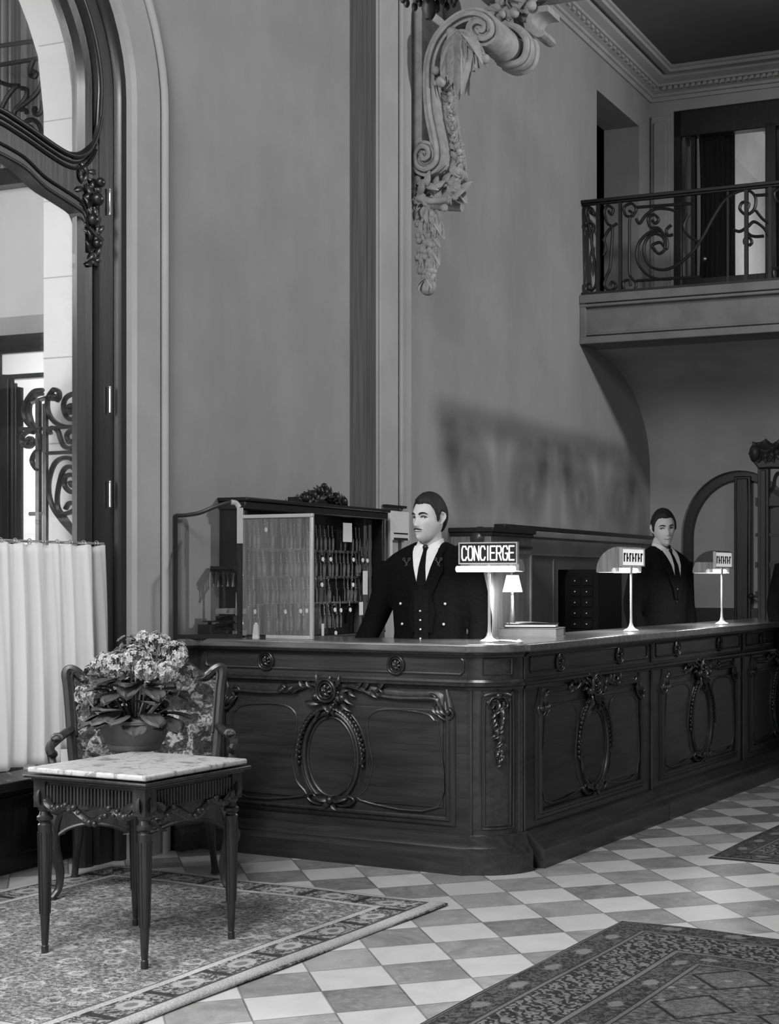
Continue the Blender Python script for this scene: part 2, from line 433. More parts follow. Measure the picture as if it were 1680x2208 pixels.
m = MB(); m.box(-WT, 7.7, -6.8, -6.5, 0, 6.6)
struct('wall_entrance', m, PLAST, RM, smooth=False)
# ceilings
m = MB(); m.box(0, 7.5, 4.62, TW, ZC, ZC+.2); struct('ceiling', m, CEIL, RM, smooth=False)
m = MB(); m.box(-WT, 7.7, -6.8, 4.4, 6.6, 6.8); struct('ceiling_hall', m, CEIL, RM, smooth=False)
m = MB(); m.box(0, 7.5, 4.30, 4.62, 5.80, 6.6); struct('trim_beam', m, STONE, RM, mods=[bevel(.01, 2)])
# cornice under the far ceiling: left wall then end wall
cp = [(0, 0), (.02, 0), (.03, .03), (.05, .035), (.05, .06), (.09, .075), (.09, .10), (.12, .105), (.125, .125), (.19, .15), (.20, .165), (.20, .19), (.235, .20), (.26, .222), (.0, .222)]
m = MB(); H0 = 5.70
pth = [(0, 4.62, H0), (0, TW, H0), (7.5, TW, H0)]
m.sweep(pth, [(u, v) for u, v in cp], (0, 0, 1))
struct('trim_4', m, STONE, RM, ang=25)
m = MB()
for i in range(64): x = .16+i*.055; m.box(x, x+.032, TW-.118, TW-.085, H0+.07, H0+.10)
for i in range(22): y = 4.75+i*.105; m.box(.085, .11, y, y+.06, H0+.072, H0+.098)
struct('trim_5', m, STONE, RM, smooth=False)
m = MB(); up = [(0, 0), (.05, 0), (.055, .025), (.075, .03), (.075, .055), (0, .055)]
m.sweep([(.24, 4.62, 5.865), (.24, TW-.24, 5.865), (7.5, TW-.24, 5.865)], up, (0, 0, 1))
struct('trim_6', m, STONE, RM, ang=25)
# gallery (balcony slab) and its cove
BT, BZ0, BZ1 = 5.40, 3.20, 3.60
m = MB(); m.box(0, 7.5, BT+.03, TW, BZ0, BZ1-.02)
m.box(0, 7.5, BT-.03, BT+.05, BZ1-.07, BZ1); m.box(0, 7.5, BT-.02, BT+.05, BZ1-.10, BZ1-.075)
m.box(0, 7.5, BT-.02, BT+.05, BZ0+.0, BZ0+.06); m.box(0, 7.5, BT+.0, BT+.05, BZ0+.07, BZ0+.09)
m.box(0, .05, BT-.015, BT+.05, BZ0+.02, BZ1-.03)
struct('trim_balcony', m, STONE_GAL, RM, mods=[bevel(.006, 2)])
m = MB(); pts = []
for i in range(17):
    a = PI/2*i/16; pts.append((BT+.32+(TW-BT-.32)*math.sin(a), 2.29+(BZ0-2.29)*math.cos(a)))
pts += [(TW, BZ0)]
m.prism(pts, .0, 7.5, 'x')
struct('trim_cove', m, PLAST, RM, ang=40)
# dado along the end of the left wall
DT = 1.635
m = MB(); m.box(0, .05, 3.70, 4.80, 0, DT); m.box(.05, .06, 3.78, 3.80, 0, 1.44); m.box(.05, .06, 4.25, 4.27, 0, 1.44); m.box(.05, .06, 4.68, 4.70, 0, 1.44); m.box(0, .05, 5.95, TW, 0, DT); m.box(0, .05, 4.8, 5.95, 1.36, DT)
m.box(0, .085, 3.70, TW, DT-.035, DT+.01)
m.box(0, .07, 3.70, TW, 1.46, 1.475)
struct('trim_dado', m, DADO, RM, mods=[bevel(.004, 2)])
m = MB(); m.box(0, .085, 3.705, TW, DT+.0101, DT+.045); struct('trim_dado_cap', m, DARKW, RM, mods=[bevel(.006, 2)])
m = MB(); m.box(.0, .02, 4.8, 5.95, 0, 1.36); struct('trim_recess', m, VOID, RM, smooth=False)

# ------------------------------------------------------------------ big arched wooden window frame
m = MB()
outer = arch_path(0)
m.sweep(outer, [(0, -.03), (0, -.16), (-.05, -.16), (-.05, -.05), (-.035, -.03)], (1, 0, 0))
m.sweep(outer, [(-.05, -.06), (-.05, -.15), (-.17, -.15), (-.17, -.08), (-.15, -.06)], (1, 0, 0))
IN = -.262
m.sweep(outer, [(-.17, -.09), (-.17, -.13), (-.25, -.13), (-.255, -.10), (-.235, -.07), (-.20, -.06)], (1, 0, 0))
win = obj('window_1', m, DARKW, None, RM, ang=40); win['kind'] = 'structure'
# transom: traced outline between the lower and the upper panes, mirrored about the axis of the arch
def W1(px, py): return ROOM.onN(px, py, -.10)
upc = [(200, 180), (203, 240), (195, 290), (178, 325), (155, 338), (130, 333), (95, 312), (50, 280), (0, 247)]
loc_ = [(0, 342), (40, 366), (82, 406), (122, 432), (163, 460), (170, 482), (185, 505), (202, 519), (212, 512), (214, 540)]
U = spline([W1(*p) for p in upc], 5); L = spline([W1(*p) for p in loc_], 4)
def mir(q): return [(2*TC-t, h) for t, h in reversed(q)]
jamb = [(TC+AA-.10, L[-1][1]), (TC+AA-.10, U[0][1])]
poly = U+[((TC+U[-1][0])/2, U[-1][1]+.035), (TC, U[-1][1]+.05)]
low = [(TC, L[0][1]+.05), ((TC+L[0][0])/2, L[0][1]+.035)]+L
half_top = poly; half_low = low
full = half_top+mir(half_top[:-1])+[(2*TC-jamb[1][0], jamb[1][1]), (2*TC-jamb[0][0], jamb[0][1])]+mir(half_low[1:])[0:]+half_low+[jamb[0], jamb[1]]
m = MB()
# build as strips so that the curved outline stays clean
def yat(curve, t):
    best = None
    for (a, h0), (b, h1) in zip(curve, curve[1:]):
        if (a-t)*(b-t) <= 0 and a != b: best = h0+(h1-h0)*(t-a)/(b-a) if best is None else max(best, h0+(h1-h0)*(t-a)/(b-a)) if curve is L else min(best, h0+(h1-h0)*(t-a)/(b-a))
    return best
tmax = min(max(p[0] for p in U), max(p[0] for p in L))
ts = [TC+(tmax-.004-TC)*i/70 for i in range(71)]
tt = []; bb = []
for t in ts:
    if t < U[-1][0]: q = (t-TC)/(U[-1][0]-TC); hu = U[-1][1]+.05*(1-q)
    else: hu = yat(U, t)
    if t < L[0][0]: q = (t-TC)/(L[0][0]-TC); hl = L[0][1]+.05*(1-q)
    else: hl = yat(L, t)
    tt.append((t, hu)); bb.append((t, hl))
tt2 = tt+[(TC+AA-.12, 3.36)]; bb2 = bb
mr = lambda c: [(2*TC-t, h) for t, h in reversed(c)]
m = MB(); m.prism(mr(tt[1:])+tt+[(TC+AA-.12, 3.40), (TC+AA-.12, bb[-1][1]-.05)]+list(reversed(bb))+list(reversed(mr(bb[1:])))+[(2*TC-(TC+AA-.12), bb[-1][1]-.05), (2*TC-(TC+AA-.12), 3.40)], -.14, -.065, 'x')
tr = obj('transom', m, DARKW, win, ang=30)
m = MB()
for cv, r in ((tt, .012), (bb, .010)):
    for s_ in (1, -1): m.tube([(-.06, TC+(t-TC)*s_, h) for t, h in cv], r, 8)
for off, r in ((-.03, .006), (-.055, .008)):
    for s_ in (1, -1): m.tube([(-.062, TC+(t-TC)*s_, h+off) for t, h in tt[:-2]], r, 6)
for s_ in (1, -1): m.tube([(-.062, TC+(t-TC)*s_, h+.045) for t, h in bb[:-3]], .007, 6)
# upper inner moulding ring of the pane
o_ = max(t for t, h in U)-(TC+AA); ring = [(-.07, t, h) for t, h in reversed(arch(o_, 24, 0, PI/2))]+[(-.07, t, h) for t, h in U if h < 3.36][:16]
for s_ in (1, -1): m.tube([(-.07, TC+(t-TC)*s_, h) for _, t, h in ring], .018, 8)
# carving at the springing
for i in range(70):
    a = random.random()*2*PI; h = 2.80+random.uniform(-.10, .34); t = -.47-random.uniform(0, .10)*(1 if h > 2.95 else .5)
    m.leaf((-.065, t, h), (random.uniform(.0, .3), math.cos(a), math.sin(a)), (1, 0, 0), .06, .03, .3, 5)
for t, h, r in ((-.49, 3.0, .03), (-.47, 3.08, .022), (-.52, 2.9, .028), (-.49, 2.80, .022)): m.ball((-.04, t, h), r)
obj('transom_moulding', m, DARKW, win, ang=50)
for h in (1.62, 2.05, 2.95): obj('hinge', MB().tube([(-.045, -.40, h), (-.045, -.40, h+.11)], .006, 8).ball((-.045, -.40, h+.115), .007, 8, 6), BRASS, win)
m = MB(); m.box(-.105, -.10, TC-1.0, TC+1.0, .44, 4.3)
obj('pane', m, GLASS, win, smooth=False)
m = MB(); m.box(-.335, -.29, TC-1.19, TC+1.19, 0, .44); m.box(-.29, -.09, TC-1.0, TC+1.0, .40, .44); m.box(-.29, -.28, TC-.9, TC+.9, .08, .34)
obj('bottom_panel', m, BLACKW, win, mods=[bevel(.006, 2)])
# rod and half curtain
m = MB(); m.tube([(-.04, TC-.98, 1.452), (-.04, -.455, 1.452)], .006, 8)
for i in range(24): m.tube([(-.04+.012*math.cos(a), -.50-.085*i, 1.452+.012*math.sin(a)) for a in [k*PI/4 for k in range(8)]], .0022, 5, True)
for t in (-.45,): m.tube([(-.10, t, 1.452), (-.04, t, 1.452)], .006, 8)
tag(obj('curtain_rod', m, BRASS, None, RM), 'thin metal rod with rings across the tall arched window', 'curtain rod')
def curtf(u, v):
    t = -.455-u*1.0; ph = u*62+.5*math.sin(u*23)
    flare = (1-v)
    amp = .010+.014*v+.006*math.sin(u*17)
    h = 1.442-v*(.945+.012*math.sin(u*9))
    if u < .30: h = 1.442-v*(.91-.02*math.sin(u*30))
    if u > .80: h -= v*.03
    t += .045*(1-v)*0-.03*(1-u)*(1-abs(1-2*v))**.5*0
    return (-.03+amp*math.sin(ph)+.004*math.sin(ph*2.3+v*4), t+.018*math.sin(v*2.5)*(1-u), h+.004*math.sin(ph)*(1-v))
m = MB(); m.grid(curtf, 260, 26)
cu = obj('window_curtain', m, CURT, None, RM, ang=180)
tag(cu, 'white gathered half curtain hanging on a rod across the arched window', 'curtain')
sm = cu.modifiers.new('solid', 'SOLIDIFY'); sm.thickness = .0012

# ------------------------------------------------------------------ vestibule seen through the window
m = MB()
VT = .60
nl = -1.30
def vpts():
    return [(nl, 0), (nl, 3.84), (-1.34, 4.17), (-1.41, 4.36), (-1.475, 4.50), (-1.62, 4.72), (-1.85, 4.9), (-2.3, 5.0)]
vp = vpts()
m.prism([(-WT, 0), (-WT, 6.6)]+[(-4, 6.6), (-4, 5.0)]+[p for p in reversed(vp)], VT, VT+.4, 'y')
struct('wall_vestibule', m, STONE_LT, RM, smooth=False)
m = MB()
for h in (2.03, 2.50, 2.94, 3.36, 3.80, 4.22): m.box(-1.9 if h > 4.4 else nl+(0 if h < 3.9 else -.10*(h-3.9)), -WT-.01, VT-.0015, VT+.01, h, h+.006)
struct('trim_7', m, DADO, RM, smooth=False)
# wall beyond with its dark framed doorway
V2 = 1.7
def v2(px, py): return ROOM.onT(px, py, V2)
m = MB(); n0 = -5.5
lin = v2(60, 715)[1]
hb_v = v2(25, 408)[1]; ht_v = v2(25, 372)[1]; m.box(n0, nl+.6, V2, V2+.2, lin, hb_v); m.box(-2.33+.3, nl+.6, V2, V2+.2, 0, lin)
struct('wall_vestibule_back', m, STONE_LT, RM, smooth=False)
m = MB(); m.box(n0, nl+.6, V2-.02, V2, lin-.02, lin+.10); struct('trim_8', m, PLAST, RM, smooth=False)
m = MB(); m.box(n0, nl+.6, V2-.06, V2, lin-.12, lin-.025); m.box(n0, nl+.6, V2-.09, V2-.05, lin-.15, lin-.125)
m.box(n0, nl+.6, V2-.1, V2+.3, hb_v, ht_v)
struct('trim_9', m, DARKW, RM, smooth=False)
m = MB(); m.box(-7, -WT, 3.6, 3.7, 0, 6.6); m.box(-7.1, -7, -3, 3.7, 0, 6.6)
struct('wall_street', m, STONE_LT, RM, smooth=False)
m = MB(); m.box(-7, -WT, -3, 3.7, 6.6, 6.7); struct('ceiling_vestibule', m, STONE_LT, RM, smooth=False)
def trace(fr, t, pts): return [(fr.onT(x, y, t)[0], t, fr.onT(x, y, t)[1]) for x, y in pts]
# dark inner door seen behind the gate
q = lambda x, y: (x/3.397, 600+y/3.397)
m = MB(); a = v2(*q(80, 720)); b = v2(*q(190, 720)); c = v2(*q(310, 720)); hb = 0
m.box(a[0], a[0]+.05, V2-.08, V2-.02, 0, a[1]); m.box(a[0], nl+.5, V2-.08, V2-.02, a[1]-.03, a[1]); m.box(a[0]+.055, a[0]+.075, V2-.07, V2-.02, 0, a[1]-.05)
m.box(a[0]+.09, b[0], V2-.09, V2-.02, 0, a[1]-.08)
z0 = v2(*q(10, 600))
m.box(z0[0]-.05, z0[0]+.01, V2-.06, V2, 0, lin-.02)
tag(obj('inner_door', m, DARKW, None, RM, mods=[bevel(.004, 2)]), 'dark framed inner door far behind the scrolled iron gate', 'door')
# scrolled iron gate
GT = .46
def gp(pts, n=6): return [(a_, GT, h_) for a_, h_ in spline([ROOM.onT(*q(*p), GT) for p in pts], n)]
gate = thing('iron_gate', 'scrolled wrought iron gate outside the arched window above the white curtain', 'gate', ROOM.at(0, 0, 0))
m = MB()
for x in (325, 340): p0 = ROOM.onT(*q(x, 1000), GT); m.box(p0[0]-.006, p0[0]+.006, GT-.01, GT+.01, 0, ROOM.onT(*q(x, 920), GT)[1])
p0 = ROOM.onT(*q(283, 880), GT); m.box(p0[0]-.012, p0[0]+.012, GT-.012, GT+.012, 0, p0[1])
m.tube([(p0[0]-.05, GT, p0[1]-.02), (p0[0]+.05, GT, p0[1])], .012, 6)
p0 = ROOM.onT(*q(283, 1725), GT); m.tube([(p0[0]-.06, GT, p0[1]), (p0[0]+.03, GT, p0[1])], .012, 6)
p0 = ROOM.onT(*q(672, 1000), GT); m.box(p0[0], p0[0]+.03, GT-.02, GT+.02, 0, 2.5)
obj('upright', m, IRONL, gate)
m = MB()
for ps in ([(345, 1282), (665, 1268)], [(150, 1105), (310, 1102)], [(350, 1100), (480, 1090), (670, 1080)]): m.tube(gp(ps, 2), .011, 6, flat=((0, 1, 0), 1.6))
obj('rail', m, IRONL, gate)
sc = [
 [(395, 855), (405, 875), (385, 885), (370, 855), (395, 815), (430, 830), (435, 870), (415, 900)],
 [(380, 830), (352, 880), (350, 960), (380, 1030), (440, 1075), (520, 1090), (660, 1080)],
 [(515, 960), (530, 975), (505, 985), (495, 950), (530, 930), (560, 960), (555, 1010), (520, 1035), (480, 1000), (465, 930), (490, 870), (560, 840), (620, 855), (665, 920)],
 [(600, 1050), (590, 1010), (620, 985), (655, 1000), (650, 1030), (630, 1020)],
 [(655, 608), (630, 625), (575, 725), (625, 760), (668, 825)], [(655, 655), (650, 665), (660, 670)],
 [(370, 1140), (360, 1110), (390, 1095), (425, 1120), (445, 1180), (470, 1230), (520, 1245), (555, 1210), (555, 1150), (525, 1115), (490, 1150), (505, 1200), (530, 1190)],
 [(555, 1110), (600, 1120), (640, 1180), (660, 1250)], [(590, 1230), (620, 1215), (650, 1245)],
 [(590, 1925), (520, 1850), (450, 1770), (390, 1680), (360, 1580), (362, 1470), (400, 1360), (460, 1318), (530, 1325), (590, 1390), (605, 1470), (575, 1550), (520, 1565), (475, 1520), (480, 1455), (530, 1440), (555, 1480), (530, 1520), (510, 1490)],
 [(610, 1925), (540, 1850), (480, 1760), (430, 1690), (420, 1600), (440, 1480), (470, 1400), (520, 1380), (570, 1420)],
 [(440, 1730), (500, 1720), (550, 1690), (545, 1650), (505, 1650), (480, 1690)],
 [(665, 1620), (640, 1660), (590, 1655), (565, 1610), (590, 1570), (640, 1580), (645, 1620), (615, 1635)],
 [(668, 1670), (640, 1730), (618, 1820), (620, 1925)], [(665, 1880), (640, 1900), (610, 1915)],
 [(560, 1330), (600, 1370), (650, 1390), (665, 1330)], [(600, 1560), (640, 1540), (665, 1440)],
 [(312, 818), (250, 830), (200, 890), (175, 960), (190, 1040), (230, 1085), (265, 1095)],
 [(310, 845), (260, 860), (225, 910), (215, 980), (235, 1060), (262, 1095)],
 [(245, 1130), (205, 1125), (165, 1160), (170, 1215), (215, 1235), (245, 1205), (225, 1170), (195, 1190), (210, 1210)],
 [(300, 1260), (262, 1275), (235, 1335), (262, 1390), (290, 1405)],
 [(262, 1105), (290, 1150), (300, 1260)]]
for s_ in sc:
    m = MB(); m.tube(gp(s_), .0125, 6, flat=((0, 1, 0), 1.5)); o = obj('scroll', m, IRONL, gate)
# stair drape and hand rails seen above the transom
m = MB(); m.grid(lambda u, v: (-2.3-u*1.8, 2.2+.035*math.sin(u*150)+.02*math.sin(u*61), 3.93+v*2.3), 400, 4)
dr = obj('stair_drape', m, DRAPE, None, RM, ang=180); tag(dr, 'grey striped drape hanging beyond the vestibule arch', 'drape')
m = MB()
rail = thing('stair_railing', 'dark iron railing with scrolls seen through the upper left pane', 'railing', RM)
ST = 1.9
w2 = lambda x, y: (x/3.68, y/3.68)
def sp(pts, n=6): return [(a_, ST, h_) for a_, h_ in spline([ROOM.onT(*w2(*p), ST) for p in pts], n)]
for y0, y1 in ((365, 322), (515, 465)): m.tube(sp([(-400, y0+62), (0, y0), (300, y1)], 2), .016, 8)
obj('hand_rail', m, IRON, rail)
for s_ in ([(265, 480), (240, 550), (245, 600), (275, 610), (290, 580), (265, 565)], [(-40, 600), (0, 650), (90, 680), (150, 680), (110, 700), (40, 800), (0, 900)],
           [(170, 700), (210, 710), (210, 760), (180, 810), (120, 880), (110, 950)], [(340, 640), (290, 740), (200, 820), (130, 870)], [(340, 800), (330, 880), (290, 910), (270, 870), (290, 860)],
           [(215, 900), (200, 870), (160, 870)], [(190, 1010), (200, 970), (260, 950), (310, 990), (330, 1060), (335, 1130)], [(240, 1060), (260, 1030), (230, 1000), (200, 1020)]):
    m = MB(); m.tube(sp(s_), .016, 6); obj('scroll', m, IRON, rail)

# ------------------------------------------------------------------ carved scroll console
con = thing('scroll_console', 'tall carved plaster scroll bracket with leaf garland on the grey wall', 'bracket', RM)
KT = 2.40; KW = .34
g3 = lambda x, y: (760+x/3.346, y/3.346)
def kp(pts, n=7, t=KT): return [(a_, t, h_) for a_, h_ in spline([ROOM.onT(*g3(*p), KT) for p in pts], n)]
path = [(500, 1120), (520, 1150), (555, 1130), (548, 1075), (500, 1062), (458, 1120), (475, 1200), (540, 1225), (605, 1170), (612, 1080), (590, 960), (560, 800), (548, 600), (560, 420), (620, 270), (720, 160), (830, 105), (930, 110), (1000, 165), (1010, 240), (950, 285), (880, 262), (858, 200), (900, 160), (955, 180), (950, 225), (920, 222)]
P1 = kp(path, 7)
hw = .040
prof = [(-hw, 0), (-hw*.6, .0), (-hw*.35, .012), (hw*.35, .012), (hw*.6, 0), (hw, 0), (hw, KW), (hw*.6, KW), (hw*.35, KW-.012), (-hw*.35, KW-.012), (-hw*.6, KW), (-hw, KW)]
m = MB(); m.sweep(P1, prof, (0, 1, 0)); obj('scroll', m, CARVE, con, ang=40)
m = MB()
for dt in (-.012, KW+.0): m.tube([(a_, b_+dt+.0, c_) for a_, b_, c_ in P1], .016, 6)
rr = kp([(858, 200), (900, 60), (1010, 60), (1100, 160), (1080, 290), (980, 340), (880, 300)], 6)
for k, r_ in ((.33, .022), (.37, .03), (.42, .018), (.46, .034)): m.tube([(a_, KT+k, c_) for a_, b_, c_ in rr], r_, 8)
drm = kp([(870, 200), (900, 110), (990, 100), (1050, 180), (1030, 270), (950, 300), (885, 270)], 6)
m.prism([(a_, c_) for a_, b_, c_ in drm], KT+.02, KT+.46, 'y')
m.box(0, .035, KT-.04, KT+KW+.08, 3.75, 6.55)
m.box(0, .10, KT-.0, KT+KW, 3.95, 4.9)
obj('back_plate', m, CARVE, con, ang=40)
# acanthus hanging from the upper curl
def K(x, y, dt=0): n_, h_ = ROOM.onT(*g3(x, y), KT+dt); return Vector((n_, KT+dt, h_))
m = MB(); rnd = random.Random(3)
tips = [(640, 520), (600, 560), (700, 600), (760, 670), (800, 560), (850, 500), (980, 440), (940, 400), (900, 470), (650, 420), (820, 640), (780, 480)]
for i, (x, y) in enumerate(tips+[(rnd.uniform(620, 860), rnd.uniform(380, 640)) for _ in range(14)]):
    for dt in (-.03, .06, .15, .24):
        a = K(790+rnd.uniform(-50, 30), 220+rnd.uniform(-10, 30), dt); b = K(x+rnd.uniform(-15, 15), y+rnd.uniform(-15, 15), dt+rnd.uniform(-.04, .04)); d = b-a
        m.leaf(a, d, (rnd.uniform(-.2, 1), -.8, .3), d.length*1.02, .085, rnd.uniform(.15, .45), 9, .5)
for x, y, r_ in ((960, 425, .03), (600, 510, .028), (640, 590, .035), (600, 600, .02), (930, 395, .028), (820, 330, .035), (720, 240, .04)):
    for dt in (0, .14, .28): m.ball(K(x, y, dt), r_, 10, 6)
obj('acanthus_leaf', m, CARVE, con, ang=45)
# bell-flower garland on the front of the scroll
m = MB()
for i in range(26):
    u = i/25; x = 690+90*u; y = 680+560*u
    for k in range(3):
        c = K(x+rnd.uniform(-20, 20), y+rnd.uniform(-10, 10), .16+.05*(k-1)); m.ball(c, rnd.uniform(.010, .020), 8, 5)
    for _ in range(3): c = K(x, y, .16)+Vector((0, -.015, 0)); a = rnd.uniform(0, 6.28); m.leaf(c, (math.cos(a), -.5, math.sin(a)-.5), (.6, -1, 0), .075, .04, .5, 6, .6)
for i in range(16):
    u = i/15; c = K(760+50*math.sin(u*2), 1240+60*u, .3*u); m.ball(c, .03, 8, 5)
for (x, y) in ((430, 1330), (450, 1370), (790, 1380), (740, 1420), (600, 1370), (660, 1330), (540, 1340), (500, 1400), (780, 1280)):
    for q_ in range(7): a = rnd.uniform(0, 6.28); m.leaf(K(x, y, rnd.uniform(-.02, .2)), (math.cos(a), -.3, math.sin(a)), (.3, -1, 0), .09, .05, .5, 6, .6)
    m.ball(K(x, y, .05), .022, 8, 6)
A_ = K(470, 1430); B_ = K(690, 1440)
m.tube([A_, (A_+B_)/2+Vector((0, -.02, -.02)), B_], .022, 8); m.tube([A_+Vector((0, .2, 0)), B_+Vector((0, .2, 0))], .03, 8)
obj('garland', m, CARVE, con, ang=60)
# husk drop with the ball at its foot
m = MB()
for (y0, y1, w0, cx) in ((1470, 1760, 130, 565), (1740, 1960, 95, 545), (1950, 2010, 60, 545)):
    for i in range(30):
        u = rnd.random(); s_ = rnd.uniform(-1, 1); x = cx+s_*w0*(1-.35*u); y = y0+(y1-y0)*u*.7
        a = K(x*.6+cx*.4, y, .02); b = K(x, min(y1, y+rnd.uniform(70, 120)), -.02+.03*rnd.random()); d = b-a
        m.leaf(a, d, (rnd.uniform(-.3, .3)+s_*.5, -1, 0), max(.06, d.length*1.2), .05, .35, 6, .6)
    for i in range(18): m.ball(K(cx+rnd.uniform(-1, 1)*w0*.8, rnd.uniform(y0, y1), .0), rnd.uniform(.014, .028), 8, 5)
c = K(545, 2070, 0); m.ball(c, (.055, .05, .055), 14, 9)
for a in range(6): m.leaf(c+Vector((0, -.02, .05)), (math.cos(a*1.05)*.8, -.6, -.9), (math.cos(a*1.05), -1, 0), .10, .04, .3, 6, .5)
obj('husk_drop', m, CARVE, con, ang=60)
# second curl above, running into the ceiling beam
m = MB(); s2 = [(1190, 60), (1150, 75), (1100, 40), (1080, -30), (1130, -100), (1220, -120)]
m.sweep(kp(s2, 6), [(-.02, .42), (.02, .42), (.02, .62), (-.02, .62)], (0, 1, 0))
for i in range(60): m.ball(K(1170+rnd.uniform(-110, 150), 40+rnd.uniform(-60, 90), rnd.uniform(.35, .75)), rnd.uniform(.015, .035), 8, 6)
for i in range(60):
    a = K(1150+rnd.uniform(-90, 160), 30+rnd.uniform(-70, 90), rnd.uniform(.4, .75)); an = rnd.uniform(0, 6.28); m.leaf(a, (math.cos(an), -.3, math.sin(an)), (.2, -1, .2), rnd.uniform(.08, .16), .06, .5, 6, .6)
m.box(.30, .95, KT+.42, KT+.7, 5.05, 5.9)
obj('upper_curl', m, CARVE, con, ang=60)

# unseen landing and railing, added to shadow the left wall and the counter bays
m = MB(); m.box(3.0, 7.4, 3.02, 5.3, 2.74, 2.98)
struct('trim_unseen_landing', m, STONE_GAL, RM, mods=[bevel(.01, 2)])
lr = thing('unseen_railing', 'unseen scrolled iron railing beyond the right edge that shadows the wall', 'railing', RM)
m = MB(); m.box(3.02, 3.07, 3.04, 5.25, 3.40, 3.44); obj('hand_rail', m, IRON, lr); m = MB(); m.box(3.03, 3.06, 3.04, 5.25, 2.98, 3.02); obj('bottom_rail', m, IRON, lr)
for i in range(4):
    c = 3.30+i*.53; sg = 1 if i % 2 else -1
    for pts in ([(c+sg*x, z) for x, z in spiral(0, 3.20, .03, .17, 0, 1.6)], [(c+sg*x, z) for x, z in spiral(.16, 3.30, .02, .08, 2, 1.4)]):
        obj('scroll', MB().tube([(3.045, a, b) for a, b in pts], .022, 6), IRON, lr)
    obj('baluster', MB().box(3.035, 3.055, c+.26, c+.28, 3.02, 3.40), IRON, lr)
# ------------------------------------------------------------------ reception counter
CM = CNT.M
def corner_arc(n=10):
    a, b = (-.135, .018), (.004, .168); out = []
    for i in range(n+1):
        u = i/n; bx = 4*u*(1-u)*.036; out.append((a[0]+(b[0]-a[0])*u+bx*.733, a[1]+(b[1]-a[1])*u-bx*.68))
    return out
LW = [(-1.70, -.19), (-1.655, 0), (-.16, 0)]+corner_arc()+[(.02, .19)]
def cpath(pts, h): return [(x, y, h) for x, y in pts]
BASE = [(-.02, 0), (.105, 0), (.105, .085), (.098, .092), (.085, .105), (.07, .11), (.06, .125), (.05, .13), (.035, .15), (.02, .158), (-.02, .16)]
FRZ = [(-.02, .80), (.006, .80), (.012, .812), (.026, .818), (.026, .828), (.012, .834), (.008, .845), (-.02, .845)]
UND = [(-.02, .945), (.01, .945), (.018, .955), (.03, .958), (.03, .966), (-.02, .966)]
def rosette(mb, x, y, z, r, nz=(0, -1, 0), rx=(1, 0, 0)):
    N = Vector(nz); X = Vector(rx); Z = Vector((0, 0, 1)); c = Vector((x, y, z))
    ring = lambda q: [c+X*q*math.cos(a)+Z*q*math.sin(a)+N*.004 for a in [k*PI/12 for k in range(24)]]
    mb.tube(ring(r), r*.16, 6, True); mb.tube(ring(r*.72), r*.10, 6, True)
    for k in range(8): a = k*PI/4; mb.leaf(c+N*.006, X*math.cos(a)+Z*math.sin(a), N, r*.62, r*.42, .5, 5, .6)
    mb.ball(c+N*.010, r*.2, 8, 6)
